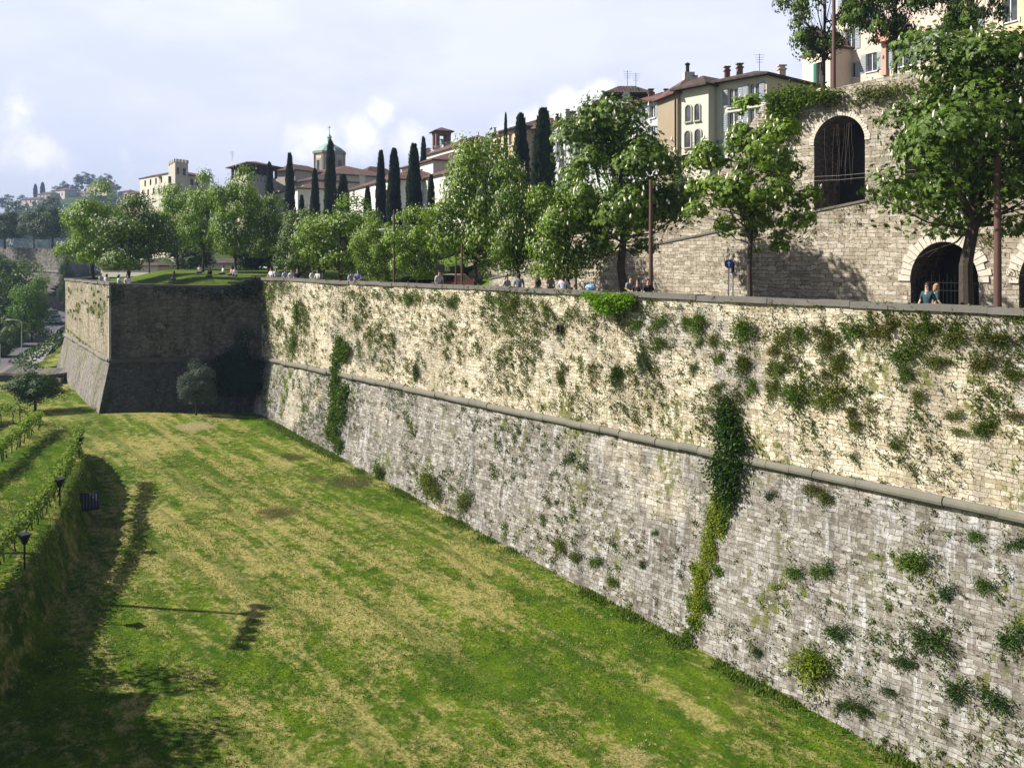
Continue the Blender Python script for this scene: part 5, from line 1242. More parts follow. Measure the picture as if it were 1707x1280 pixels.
P, Q, ze = eave_pts(455, 325, 496, 315, 150)
house('white_house', 'low white house half hidden left of the slim cypress', P, Q, ze, 9, -1, 'white', 'roof', 1.4, wins=[(464,338,1,1.2)], over=.5)
# loggia tower house
p1, p2 = at(388,278,150), at(412,272,142); p3 = at(460,279,150)
lt = empty('loggia_tower', (p2.x, p2.y+4, 0), 0, 'brown tower house with a wide low roof and open top storey', 'tower')
cs = [(p1.x,p1.y),(p2.x,p2.y),(p3.x,p3.y),(p1.x+p3.x-p2.x, p1.y+p3.y-p2.y)]; zt_ = at(412,273,142).z
mb = MB()
panel(mb, cs[0], cs[1], -2, zt_-1.6, [(1.2,2.1,9,10.4),(2.6,3.5,9,10.4)]); panel(mb, cs[1], cs[2], -2, zt_-1.6, []); panel(mb, cs[2], cs[3], -2, zt_-1.6, []); panel(mb, cs[3], cs[0], -2, zt_-1.6, [])
wl = mb.build('wall', M['stonew'], lt)
mb = MB()
for i in range(4):
    a, b_ = np.array(cs[i]), np.array(cs[(i+1)%4])
    for k in range(5): c_ = a+(b_-a)*k/4; mb.box((c_[0], c_[1], zt_-.8), (.35,.35,1.7), math.atan2((b_-a)[1], (b_-a)[0]))
mb.build('loggia_post', M['wood'], lt)
cc_ = sum(np.array(c) for c in cs)/4; mb = MB(); mb.box((cc_[0], cc_[1], zt_-.9), (4.2,4.2,1.5), math.atan2(cs[1][1]-cs[0][1], cs[1][0]-cs[0][0])); mb.build('inner_core', M['wood'], lt)
mb = MB(); roof_hip(mb, cs, zt_+.2, .95, .9); mb.build('roof', M['roof'], lt)
a, b_ = np.array(cs[1]), np.array(cs[2]); dd_ = (b_-a)/np.linalg.norm(b_-a); nn_ = np.array([dd_[1], -dd_[0]])
for k in range(5):
    c_ = a + dd_*(.9+k*1.0); mb = MB(); zc_ = at(430,296,143).z; mb.box((c_[0]+nn_[0]*.03, c_[1]+nn_[1]*.03, zc_), (.58,.08,1.2), math.atan2(dd_[1], dd_[0])); fr = mb.build('window', M['greyw'], lt)
    mb = MB(); mb.box((c_[0]+nn_[0]*.06, c_[1]+nn_[1]*.06, zc_), (.42,.06,1.05), math.atan2(dd_[1], dd_[0])); mb.build('pane', M['glass'], fr)
P, Q, ze = eave_pts(458, 286, 492, 284, 158)
house('brown_annex', 'low brown-roofed annex right of the loggia tower', P, Q, ze, 8, -2, 'stonew', 'roof', 1.2, over=.5, cat='house')
# fortress with square tower
P, Q, ze = eave_pts(233, 299, 284, 290, 196)
fo, cs, ro = house('fortress', 'pale old fortress wing with a square stone tower at the far left of the town', P, Q, ze, 4, -2, 'cream', 'roofd', .7, wins=[(u, v, .9, 1.3, 'dark') for u, v in ((242,306),(251,304),(260,302),(269,300),(238,322),(247,321),(256,319),(265,318),(273,317),(243,305))][:9], over=.4, cat='fortress')
p1, p2, p3 = at(281,266,182), at(292,265,175), at(313.5,266,178)
cs = [(p1.x,p1.y),(p2.x,p2.y),(p3.x,p3.y),(p1.x+p3.x-p2.x, p1.y+p3.y-p2.y)]; zt_ = p2.z
mb = MB(); [panel(mb, cs[i], cs[(i+1)%4], -2, zt_-.5, []) for i in range(4)]
for i in range(4):
    a, b_ = np.array(cs[i]), np.array(cs[(i+1)%4]); n = 4
    for k in range(n):
        c_ = a+(b_-a)*(k+.5)/n; mb.box((c_[0], c_[1], zt_-.27), (np.linalg.norm(b_-a)/n*.62,.35,.6), math.atan2((b_-a)[1], (b_-a)[0]))
tw = mb.build('tower', M['stonew'], fo)
for (u, v) in ((284,300),(296,285),(309,287)):
    q_ = at(u, v, 179.5 if u < 290 else (175.8 if u < 300 else 177.2)); mb = MB(); mb.box((q_.x, q_.y, q_.z), (.5,.9,1.3), 0); mb.build('window', M['glass'], tw)
P, Q, ze = eave_pts(312, 292, 350, 296, 184)
cs = rect_from(P, Q, 8); mb = MB(); X, hs, L = panel(mb, cs[0], cs[1], -2, ze, [(.8,1.7,ze-2,ze-.7),(2.2,3.1,ze-2,ze-.7)]); [panel(mb, cs[i], cs[(i+1)%4], -2, ze, []) for i in (1,2,3)]; mb.build('rear_wing', M['stonew'], fo)
for h_ in hs: window(fo, X, h_, 'dark')
mb = MB(); roof_hip(mb, cs, ze+.1, .9, .5); mb.build('rear_roof', M['roof'], fo)
# low pale buildings behind the trunks
for (u1, u2, v, z, zb, lb, wl, mt) in [(430,480,436,104,-2.6,'pale house behind the trunks at the inner corner',[(450,452,1,1.6),(468,452,1,1.6)],'white'),(484,560,437,102,-2.6,'white kiosk building seen through the promenade trunks',[(500,450,1,1.6),(520,450,1.4,1.6),(543,450,1,1.6)],'cream'),(570,660,432,96,-2.6,'white building with dark windows behind the parapet',[(585,452,1,1.6),(606,448,1,1.8),(625,448,1,1.8),(645,448,1,1.6)],'white'),(300,420,440,122,-2.8,'long low pale building behind the bastion lawn',[(330,455,1,1.4),(360,455,1,1.4),(390,455,1,1.4)],'cream'),(168,262,444,118,-2.8,'low wall building behind the big bastion chestnut',[(200,458,1,1.2),(232,458,1,1.2)],'cream')]:
    P, Q = (at(u1,v,z).x, z), (at(u2,v,z-3).x, z-3)
    house('low_building', lb, P, Q, at(u1,v,z).z, 6, zb, mt, 'roofd', .6, wins=wl, over=.4, kind='dark')

# roof aerials
for (u, vt, vb, dp, lb) in [(1046,118,152,92,'taller television aerial above the roof terrace'),(1060,122,150,92,'shorter television aerial right of the taller one'),(1266,90,128,80,'television aerial on the cream house roof'),(387,252,268,150,'thin aerial beside the brown loggia tower')]:
    p, q_ = at(u,vb,dp), at(u,vt,dp); mb = MB(); mb.tube([p, q_], .025, 4)
    for k in range(4): mb.tube([(q_.x-.45+.05*k, q_.y, q_.z-.1-.22*k), (q_.x+.45-.05*k, q_.y, q_.z-.1-.22*k)], .012, 4)
    tag(mb.build('roof_aerial', M['iron']), lb, 'aerial', 'roof aerials')

# ------------------------------------------------------------------ far hill, far bastion, road, hut
def far_hill(x, y):
    c = at(160,330,760)
    prof = np.interp(x, [at(u,0,760).x for u in (-500,-150,-60,0,50,90,130,160,200,235,300,400,700,1200)], [8,20,34,42,50,56,63,70,68,52,40,30,22,15])
    return -16 + prof*np.exp(-((y-760)/150)**2) + 5*(fbm(x*.02, y*.02, 3, 61)-.5)
grid_obj('far_hill', np.arange(-900, 400, 14), np.arange(420, 1100, 14), far_hill, M['scrub'])
rg = np.random.default_rng(3)
xx = rg.uniform(-520, -150, 9000); yy = rg.uniform(560, 760, 9000); P = np.stack([xx, yy, far_hill(xx, yy)+rg.uniform(0, 5, 9000)], 1)
keep = fbm(xx*.03, yy*.03, 3, 70) > .42; P = P[keep]
tag(link('hill_woods', quads_mesh('hill_woods', kites(P, rdir(len(P), rg)+np.array([0,0,.4]), rdir(len(P), rg), rg.uniform(3, 6, len(P)), .8)), M['farleaf']), 'bluish woods on the far hill', 'woods', None, 'stuff')
FT = tree_parts(90, 3.0, 2.8, 4.4, .2, 1500, .55, 22, False, 0)
for (u, vt, vb, w, lb) in [(137,288,312,24,'round tree, left one on the far hilltop'),(154,292,312,18,'middle round tree on the far hilltop'),(175,291,313,24,'round tree, right one on the far hilltop'),(107,303,320,17,'lone round tree left of the far villa'),(95,311,325,18,'low tree on the far hill shoulder'),(38,326,345,22,'tree by the far hill houses at the left'),(10,326,350,30,'big tree on the far ridge at the left edge'),(190,305,322,20,'tree on the right flank of the far hill'),(125,306,322,16,'tree just below the far villa')]:
    dp = 740; s = w*dp/F/5.8; b_ = at(u, vb+2, dp)
    put_tree('hill_tree', FT, b_, (s, s, (vb+2-vt)*dp/F/7.2), u, M['farleaf'], M['bark'], lb, 'tree', 'round trees on the far hill')
for (u, vt, vb, w, lb) in [(59,307,328,7,'left of the two tiny cypresses on the far hill'),(71,304,326,8,'right of the two tiny cypresses on the far hill')]:
    dp = 735; b_ = at(u, vb+2, dp); put_tree('hill_cypress', CYP[0], b_, (w/2*dp/F, w/2*dp/F, (vb+2-vt)*dp/F/10.3), 0, M['cypress'], M['bark'], lb, 'cypress', 'tiny cypresses on the far hill')
for (u1,u2,v,h,lb,mt) in [(143,178,309,9,'long pale villa on the far hilltop','pink'),(90,108,317,15,'pale square house on the far hill slope','cream'),(62,84,323,11,'low far house right of the tiny cypresses','stonew'),(36,66,332,9,'long low far house at the left','pink'),(108,136,334,8,'far house with retaining wall below the hilltop','stonew'),(196,214,320,8,'far house on the right hill flank','ochre'),(120,150,322,7,'far house under the villa','brownw'),(80,128,346,8,'lowest far house among the trees','pink'),(205,232,322,12,'reddish house between the hill and the fortress','brick')]:
    z = 720 if u1 < 200 else 300; P, Q = (at(u1,v,z+10).x, z+10), (at(u2,v,z).x, z)
    hh = h*z/F; house('far_house', lb, P, Q, at(u1,v,z).z, 10 if z > 400 else 6, at(u1,v,z).z-hh-4, mt, 'roof', 2 if z > 400 else 1, over=.8, wins=[(u1+(u2-u1)*k/4, v+h*.45, 1.4, 2.2, 'dark') for k in (1,2,3)] if z > 400 and h > 8 else [], cat='house')
# distant bastion
fb_ = empty('distant_bastion', (-95, 200, -12), 0, 'distant shaded bastion wall at the far left, trees on top', 'bastion')
p1, p2, p3 = at(-120,409,235), at(112,415,192), at(150,415,230)
mb = MB()
for a, b_ in ((p1,p2),(p2,p3)):
    L = math.dist(a[:2], b_[:2]); n = 12
    mb.face([(a.x,a.y-2,-13),(b_.x,b_.y-2,-13),(b_.x,b_.y,b_.z),(a.x,a.y,a.z)], [(0,0),(L,0),(L,15),(0,15)])
mb.build('wall_face', M['far_wall'], fb_)
mb = MB(); mb.tube([(p1.x,p1.y-.6,p1.z-5),(p2.x,p2.y-.6,p2.z-5),(p3.x,p3.y-.6,p3.z-5)], .3, 8); mb.build('cordon', M['cordon'], fb_)
b = MB(); b.face([(p1.x,p1.y,p1.z-.6),(p2.x,p2.y,p2.z-.6),(p3.x,p3.y,p3.z-.6),(-60,330,2),(-250,330,2)]); tag(b.build('far_terrace', M['lawn2']), kind='structure')
# road to the left
rp = [(-53,90),(-60,106),(-70,131),(-82,158),(-95,188),(-100,215)]
def strip(name, pts, w, off, z, m, kind='structure', h=None):
    mb = MB(); n = len(pts); pr = [np.array(p, float) for p in pts]; L = 0; rows = []
    for i in range(n):
        d = pr[min(i+1,n-1)]-pr[max(i-1,0)]; d /= np.linalg.norm(d); nn = np.array([-d[1], d[0]]); c = pr[i]+nn*off
        rows.append((c-nn*w/2, c+nn*w/2, L)); L += 0 if i == n-1 else np.linalg.norm(pr[i+1]-pr[i])
    for (a0,a1,l0),(b0,b1,l1) in zip(rows[:-1], rows[1:]):
        if h is None: mb.face([(*a0,z),(*b0,z),(*b1,z),(*a1,z)])
        else:
            mb.face([(*a0,z),(*b0,z),(*b0,z+h),(*a0,z+h)]); mb.face([(*a1,z),(*b1,z),(*b1,z+h),(*a1,z+h)]); mb.face([(*a0,z+h),(*b0,z+h),(*b1,z+h),(*a1,z+h)])
    o = mb.build(name, m); return o
tag(strip('road', rp, 7.5, 0, -11.05, M['asphalt']), kind='structure')
tag(strip('road_verge', rp, 1.6, 4.6, -10.95, M['lawn2']), kind='structure')
tag(strip('road_wall', rp, .4, 5.0, -12, M['far_wall'], h=2.1), 'low stone wall along the left side of the road', 'wall')
tag(strip('sidewalk', rp, 1.5, -4.4, -10.93, M['concrete']), kind='structure')
def cloud_strip(name, pts, w, h, z, mat, label, n=3500, leaf=(.2,.35), cat='hedge', seed=1):
    rg = np.random.default_rng(seed); pr = np.array(pts, float); seg = np.linalg.norm(np.diff(pr, axis=0), axis=1); cum = np.concatenate([[0], np.cumsum(seg)])
    t_ = rg.uniform(0, cum[-1], n); x = np.interp(t_, cum, pr[:,0]); y = np.interp(t_, cum, pr[:,1]); q = rdir(n, rg); lump = .7+.6*fbm(t_*.5, t_*0+seed, 3, seed)
    P = np.stack([x+q[:,0]*w/2*lump, y+q[:,1]*w/2*lump, z + h*.45 + q[:,2]*h*.5*lump], 1)
    return tag(link(name, quads_mesh(name, kites(P, nrm(q+.6*rdir(n, rg)), rdir(n, rg), rg.uniform(*leaf, n), .6)), M[mat]), label, cat)
cloud_strip('hedge', [(-48.5,88),(-54.5,106),(-64.5,131),(-76,158)], 1.2, 1.5, -11.2, 'leaf_dark', 'clipped dark hedge between the sidewalk and the sloping lawn', 5000)
b = MB()
lp = [(-48,86),(-53,104),(-63,130),(-75,158),(-62,158),(-46,112),(-43.9,90)]
b.face([(x,y,-11.0 if i in (0,1,2,3) else -10.6) for i,(x,y) in enumerate(lp)]); tag(b.build('bastion_meadow', M['lawn']), kind='structure')
for k, (u, vt, vb) in enumerate([(36,537,590),(75,518,552),(0,575,610)]):
    z = 11*F/(vb-HY); p = at(u,vb,z); q_ = at(u,vt,z)
    sl_ = empty('street_lamp', p, 0, ['slim pale street lamp in the middle, left of the bright lime tree trunk','slim pale street lamp farther up the road','slim pale street lamp at the left edge of the photo'][k], 'street lamp', 'street lamps of the road')
    mb = MB(); mb.tube([p, q_, q_+Vector((-.5,0,.25)), q_+Vector((-1.2,0,.3))], [.06,.045,.035,.035], 7); mb.build('pole', M['lampwhite'], sl_)
    mb = MB(); mb.box((q_.x-1.5, q_.y, q_.z+.28), (.6,.22,.12), 0, taper=.7); mb.build('lamp_head', M['lampwhite'], sl_)
# van / cars on the road
def car_parts(e, L, W, H, col, kind='car'):
    """local x along the car"""
    bm_m = mat_plain('car_paint_'+kind+str(len(bpy.data.materials)), col, .3, 0, var=.03, bump=.0, spec=.6)
    prof = [(-.5,.30),(-.5,.55),(-.46,.62),(-.36,.66),(-.24,.97),(.10,1.0),(.28,.70),(.46,.60),(.5,.45),(.5,.28)]
    mb = MB()
    def ring(y, k): return [(x*L, y*W, .2*k+(z*H)) for x, z in prof]
    ys = [(-.5,.0),(-.47,1),(.47,1),(.5,0)]
    sec = []
    for y in (-.5,-.44,.44,.5):
        sec.append([(x*L, (y*(1-.18*max(0,(z-.62)/.38)))*W, z*H) for x, z in prof])
    for a, b_ in zip(sec[:-1], sec[1:]):
        for i in range(len(prof)-1): mb.face([a[i], a[i+1], b_[i+1], b_[i]])
    mb.face(sec[0]); mb.face(sec[-1][::-1]); mb.build('body', bm_m, e, world=False)
    mb = MB()
    for sgn in (-1,1):
        g = [(-.32,.68),(-.23,.93),(.09,.95),(.24,.70)]; mb.face([(x*L, sgn*(.5-.09*(z-.62)/.38+.006)*W, z*H) for x, z in g])
    mb.face([(.115*L,-.36*W,.97*H),(.275*L,-.42*W,.73*H),(.275*L,.42*W,.73*H),(.115*L,.36*W,.97*H)]); mb.v[-4:] = [(x+.012,y,z+.012) for x,y,z in mb.v[-4:]]
    mb.face([(-.25*L,-.36*W,.94*H),(-.345*L,-.42*W,.69*H),(-.345*L,.42*W,.69*H),(-.25*L,.36*W,.94*H)]); mb.v[-4:] = [(x-.012,y,z+.012) for x,y,z in mb.v[-4:]]
    mb.build('window', M['glass'], e, world=False)
    for x in (-.31,.31):
        for y in (-1,1):
            mb = MB(); mb.tube([(x*L, y*W*.42, .31),(x*L, y*W*.505, .31)], .31, 14); w = mb.build('wheel', M['iron'], e, world=False)
            mb = MB(); mb.tube([(x*L, y*W*.50, .31),(x*L, y*W*.512, .31)], .19, 12); mb.build('rim', M['lampwhite'], w, world=False)
    for y in (-.36,.36):
        mb = MB(); mb.box((.495*L, y*W, .5*H), (.05,.28,.13)); mb.build('headlight', M['frame'], e, world=False)
        mb = MB(); mb.box((-.497*L, y*W, .52*H), (.05,.2,.16)); mb.build('tail_light', M['pinkd'], e, world=False)
p = atD(757, 470, 34.2); ec = empty('parked_car', (p.x, p.y, -2.54), R(62), 'small red car parked on the promenade behind the parapet', 'car'); car_parts(ec, 3.6, 1.6, 1.45, (.42,.03,.02), 'red')
p = at(88, 535, 150); ec = empty('parked_car', (p.x+.5, p.y, -11.0), R(115), 'pale car on the road below the far bastion', 'car'); car_parts(ec, 4.0, 1.7, 1.45, (.5,.5,.52), 'pale')
p = at(80, 528, 165); ec = empty('parked_car', (p.x+1.0, p.y, -11.0), R(118), 'dark small car just beyond the pale one on the road', 'car'); car_parts(ec, 3.8, 1.6, 1.4, (.05,.05,.06), 'dark')
# flat-roofed hut
hp1, hp2 = at(-60,640,84), at(101,640,80); zt_ = at(50,627,80).z; zf = float(G(-42, 80))
hut = empty('flat_hut', (-46,84,zf), 0, 'low dark flat-roofed hut with pale roof edge beside the bastion foot', 'hut')
mb = MB(); X, hs, L = panel(mb, (hp1.x,hp1.y), (hp2.x,hp2.y), zf-.3, zt_-.15, [(2.2,4.0,zt_-1.4,zt_-.5),(5.2,6.6,zt_-1.4,zt_-.5)]); panel(mb, (hp2.x,hp2.y), (hp2.x-1,hp2.y+4), zf-.3, zt_-.15, []); panel(mb, (hp1.x-1,hp1.y+4),(hp1.x,hp1.y), zf-.3, zt_-.15, [])
mb.build('wall', M['far_wall'], hut); [window(hut, X, h_, 'dark') for h_ in hs]
mb = MB(); mb.box(((hp1.x+hp2.x)/2-.5, (hp1.y+hp2.y)/2+1.9, zt_), (math.dist(hp1[:2], hp2[:2])+.4, 4.6, .22), math.atan2(hp2.y-hp1.y, hp2.x-hp1.x)); mb.build('roof', M['far_wall'], hut)

# ------------------------------------------------------------------ vineyard, garden lights, panel
def vine_row(pts, label, seed, gap=1.15, n=3800):
    rg = np.random.default_rng(seed); pr = np.array(pts, float); seg = np.linalg.norm(np.diff(pr, axis=0), axis=1); cum = np.concatenate([[0], np.cumsum(seg)])
    e = empty('vine_row', (pr[0][0], pr[0][1], float(G(*pr[0]))), 0, label, 'vine row', 'rows of vines on the grassy bank')
    F_ = lambda t_: (np.interp(t_, cum, pr[:,0]), np.interp(t_, cum, pr[:,1]))
    k = 0.0
    while k < cum[-1]:
        x, y = F_(k); z = float(G(x, y)); x, y = float(x), float(y); tl = rg.normal()*.05
        mb = MB(); mb.tube([(x, y, z-.2), (x+tl, y+tl, z+1.1)], .035, 6); mb.build('post', M['postwood'], e)
        k += gap*rg.uniform(.85, 1.15)*2
    mb = MB(); k = .4
    while k < cum[-1]:
        x, y = F_(k); x, y = float(x), float(y); z = float(G(x, y)); q = [(x,y,z-.05)]
        for j in range(4): q.append((x+rg.normal()*.07, y+rg.normal()*.07, z+.23*(j+1)))
        mb = MB(); mb.tube(q, [.035,.03,.028,.025,.02], 5); mb.build('vine_stem', M['bark'], e); k += gap*.62
    n = int(n*cum[-1]/20); t_ = rg.uniform(0, cum[-1], n); x, y = F_(t_); z = G(x, y)
    P = np.stack([x+rg.normal(size=n)*.13, y+rg.normal(size=n)*.13, z+.86+rg.normal(size=n)*.16+.15*(fbm(t_*1.2, t_*0, 3, seed)-.4)], 1)
    link('foliage', quads_mesh('foliage', leaf_kites(P, rdir(n, rg)+np.array([0,0,.6]), .13, False, rg)), M['vine'], e)
    return e
vine_row([(-24.0,50),(-22.3,45.5),(-20.8,41),(-19.6,36),(-18.8,31),(-18.2,25)], 'front vine row along the edge of the grassy bank', 1, n=9000)
vine_row([(-27.8,53),(-26.6,48),(-25.6,43),(-24.8,38),(-24.0,32)], 'second vine row behind the front one', 2, n=7000)
vine_row([(-31.6,54.5),(-30.6,49.5),(-29.6,44),(-28.8,39)], 'third vine row at the left edge', 3, n=6000)
vine_row([(-36.0,53.5),(-33.0,53.8),(-29,54)], 'short cross row of vines at the back of the bank', 4)
vine_row([(-36.5,50.5),(-35,46),(-34,41)], 'farthest vine row cut by the left edge', 5)
for k, (u, v, hh, lb) in enumerate([(150,757,.9,'black garden floodlight at the far tip of the bank'),(110,820,1.1,'black garden floodlight between the front vines and the panel'),(42,930,1.25,'black garden floodlight nearest the viewer, by the vine stems')]):
    lo = {0:(-22.9,47.6),1:(-20.3,40.4),2:(-18.2,33.6)}[k]; z = float(G(*lo)); e = empty('garden_floodlight', (lo[0], lo[1], z), R(-40), lb, 'floodlight', 'black floodlights of the bank')
    mb = MB(); mb.tube([(0,0,-.1),(0,0,hh*.72)], .035, 7); mb.build('post', M['iron'], e, world=False)
    mb = MB(); mb.lathe((0,0,hh*.72), [(.04,0),(.10,.08),(.2,.34),(.22,.38)], 10); mb.box((0,0,hh*.72+.40), (.46,.34,.05)); mb.build('lamp_head', M['iron'], e, world=False)
lo = (-21.0, 44.2); z = float(G(*lo)); lo2 = at(146, 838, 45.0)
e = empty('info_panel', (-20.45, 43.6, float(G(-20.45,43.6))), R(25), 'tilted dark information panel on the edge of the grassy bank', 'panel')
mb = MB(); a = R(38)
mb.box((0,0,0), (.8,1.0,.07)); mb.v = [(x, y*math.cos(a)-z*math.sin(a), y*math.sin(a)+z*math.cos(a)+1.0) for x,y,z in mb.v]; mb.build('board', M['iron'], e, world=False)
mb = MB(); 
for k in range(5): mb.box((-.28+.14*k,0,.045), (.05,.8,.02))
mb.v = [(x, y*math.cos(a)-z*math.sin(a), y*math.sin(a)+z*math.cos(a)+1.0) for x,y,z in mb.v]; mb.build('slat', M['asphalt'], e, world=False)
for sx_ in (-.3,.3):
    mb = MB(); mb.tube([(sx_,0,-.3),(sx_,0,.98)], .04, 6); mb.build('leg', M['postwood'], e, world=False)

# ------------------------------------------------------------------ promenade furniture
def pole(u, D, vt, r, lb, arm=None, base=-2.55, dpt=None):
    z = depthD(u, D) if dpt is None else dpt; p = at(u, HY, z); top = (HY-vt)/F*z
    e = empty('tall_pole', (p.x, p.y, base), 0, lb, 'pole', 'tall rusty poles along the promenade')
    r = r*.85; mb = MB(); mb.tube([(0,0,-.05),(0,0,top-base)], [r*1.05, r*.8], 12); mb.build('shaft', M['rust'], e, world=False)
    mb = MB(); mb.lathe((0,0,0), [(r*1.6,0),(r*1.6,.25),(r*1.1,.32)], 12); mb.build('collar', M['rust'], e, world=False)
    if arm:
        mb = MB(); za = (HY-arm)/F*z-base; mb.tube([(0,0,za),(-.6,0,za)], .03, 6); mb.tube([(-.6,0,za),(-.95,0,za-.05)], .08, 8); mb.build('arm', M['lampwhite'], e, world=False)
    return e
pole(1663, 29.8, 262, .14, 'thickest rusty pole in front of the arches at the right')
pole(1085, 29.8, 300, .115, 'rusty pole right of the three people')
pole(770, 30.2, 405, .085, 'rusty pole at the front of the red car')
pole(760, 32.5, 412, .07, 'thinner rusty pole just behind the red car')
pole(657, 30.0, 350, .085, 'tall rusty pole with a lamp arm between two small chestnuts', arm=383)
pole(960, 36, 400, .09, 'short rusty pole behind the thin-trunked bright chestnut')
pole(1390, 45.4, -40, .13, 'dark pole on the upper terrace between the plane trees', base=8.2)
pole(571, 31, 400, .05, 'thin pole among the trunks of the wide bright chestnut'); pole(508, 32, 398, .05, 'thin pole near the inner corner of the walls')
# white knob sticker on the thick pole
p = atD(1661, 474, 29.62); mb = MB(); mb.lathe((0,0,0), [(0,0),(.06,0),(.06,.02)], 10); mb.v = [(p.x+x, p.y-.05-z, p.z+y) for x,y,z in mb.v]
# round blue sign with a white arrow
p = atD(1215, 440, 35.5); e = empty('arrow_sign', (p.x, p.y, -2.55), R(0), 'round blue road sign with a white upward arrow on a thin post', 'road sign')
M['blue'] = mat_plain('sign_blue', (.02,.06,.30), .4, var=.03); M['signwhite'] = mat_plain('sign_white', (.8,.8,.8), .5, var=.02)
hz = p.z+2.55; r_ = 7.4*p.y/F
def disc(mb, cx, cz, y, r, n=24): mb.face([(cx+r*math.cos(2*math.pi*k/n), y, cz+r*math.sin(2*math.pi*k/n)) for k in range(n)])
mb = MB(); mb.tube([(0,.05,-.05),(0,.05,hz+.2)], .035, 8); mb.build('post', M['lampwhite'], e, world=False)
mb = MB(); mb.tube([(0,.012,hz),(0,-.012,hz)], r_, 24); mb.build('sign_face', M['blue'], e, world=False)
mb = MB(); y = -.018; s_ = r_
mb.face([(-.10*s_,y,hz-.6*s_),(.10*s_,y,hz-.6*s_),(.10*s_,y,hz+.15*s_),(-.10*s_,y,hz+.15*s_)]); mb.face([(-.42*s_,y,hz+.10*s_),(.42*s_,y,hz+.10*s_),(0,y,hz+.66*s_)]); mb.build('arrow', M['signwhite'], e, world=False)
p = atD(1222, 470, 36.3); e = empty('sign_post', (p.x, p.y, -2.55), 0, 'second thin sign post with a small plate right behind the blue arrow sign', 'sign post'); mb = MB(); mb.tube([(0,0,0),(0,0,2.3)], .03, 6); mb.build('post', M['lampwhite'], e, world=False); mb = MB(); mb.box((0,-.04,2.05), (.12,.02,.5)); mb.build('plate', M['iron'], e, world=False)
# no-parking style round plates further along (purple-grey backs)
for u, v, D, lb in [(734,441,32,'dark sign plate on the post left of the red car'),(537,444,33,'sign plate among the promenade trunks')]:
    p = atD(u, v, D); e = empty('sign_post', (p.x, p.y, -2.55), 0, lb, 'sign post'); mb = MB(); mb.tube([(0,0,0),(0,0,p.z+2.6)], .04, 6); mb.build('post', M['lampwhite'], e, world=False); mb = MB(); mb.box((0,-.05,p.z+2.3), (.5,.02,.5)); mb.build('plate', M['asphalt'], e, world=False)
# green bank and shrubs left of the ramp
P = [atD(680,470,42), atD(830,470,41.5), atD(832,422,49), atD(760,436,50), atD(690,452,50)]
b = MB(); b.face([(q.x,q.y,z) for q,z in zip(P, (-2.5,-2.5,.9,.2,-1.2))]); tag(b.build('green_bank', M['lawn2']), kind='structure')
def on_49(u, v): return atD(u, v, 44), True
creeper('bank_shrub', 'leafy shrub at the left end of the ramp wall', [(815,455,12,14),(808,440,12,12),(822,440,6,14)], 'tuft_green', 60, (.2,.35), .8, 'shrub', 20, on=on_49)
for (u, v, ru, rv, lb, sd_) in [(634,456,14,9,'dark round shrub behind the parapet left of the tallest rusty pole',21),(652,452,12,12,'dark shrub just right of the round one',22),(600,458,10,6,'low dark shrub near the white building',23),(578,455,10,8,'dark shrub before the white building windows',24)]:
    creeper('round_shrub', lb, [(u,v,ru,rv)], 'tuft_dark', 50, (.2,.35), 1.6, 'shrub', sd_, on=lambda u,v: (atD(u,v,36), True))
# umbrella kiosk
p = atD(487, 449, 35); e = empty('parasol', (p.x,p.y,-2.55), 0, 'small pale parasol among the people by the inner corner', 'parasol')
mb = MB(); mb.tube([(0,0,0),(0,0,2.3)], .03, 6); mb.build('pole', M['wood'], e, world=False); mb = MB(); mb.lathe((0,0,1.95), [(1.1,0),(.6,.25),(.05,.45)], 8); mb.build('canopy', M['frame'], e, world=False)
# bag on the parapet
p = atD(985,483,D0+.35); e = empty('shoulder_bag', (p.x,p.y,ZTOP), 0, 'light blue bag lying on the parapet left of the bright bush', 'bag'); mb = MB(); mb.lathe((0,0,.0), [(.02,0),(.24,.03),(.27,.14),(.2,.25),(.03,.29)], 12); mb.build('body', mat_plain('bag_blue',(.25,.42,.62),.7), e, world=False)
mb = MB(); mb.tube([(-.2,0,.2),(-.1,-.08,.36),(.1,-.08,.36),(.2,0,.2)], .018, 6); mb.build('strap', M['iron'], e, world=False)

# ------------------------------------------------------------------ people
SKIN = mat_plain('skin', (.50,.31,.22), .6, var=.05); HAIRB = mat_plain('brown_hair', (.06,.03,.015), .7); HAIRK = mat_plain('black_hair', (.012,.01,.01), .6); HAIRG = mat_plain('fair_hair', (.30,.2,.1), .7)
def skin_mesh(name, verts, edges, radii, sub=1):
    me = bpy.data.meshes.new(name+'_cage'); me.from_pydata(verts, edges, []); o = bpy.data.objects.new(name+'_cage', me); COL.objects.link(o)
    sk = o.modifiers.new('Skin', 'SKIN'); sk.use_smooth_shade = True
    for i, r_ in enumerate(radii):
        v = me.skin_vertices[0].data[i]; v.radius = (r_, r_) if not hasattr(r_, '__len__') else r_; v.use_root = (i == 0)
    ss = o.modifiers.new('Sub', 'SUBSURF'); ss.levels = sub; ss.render_levels = sub
    dg = bpy.context.evaluated_depsgraph_get(); ev = o.evaluated_get(dg); out = bpy.data.meshes.new_from_object(ev, depsgraph=dg); out.name = name
    bpy.data.objects.remove(o); return out
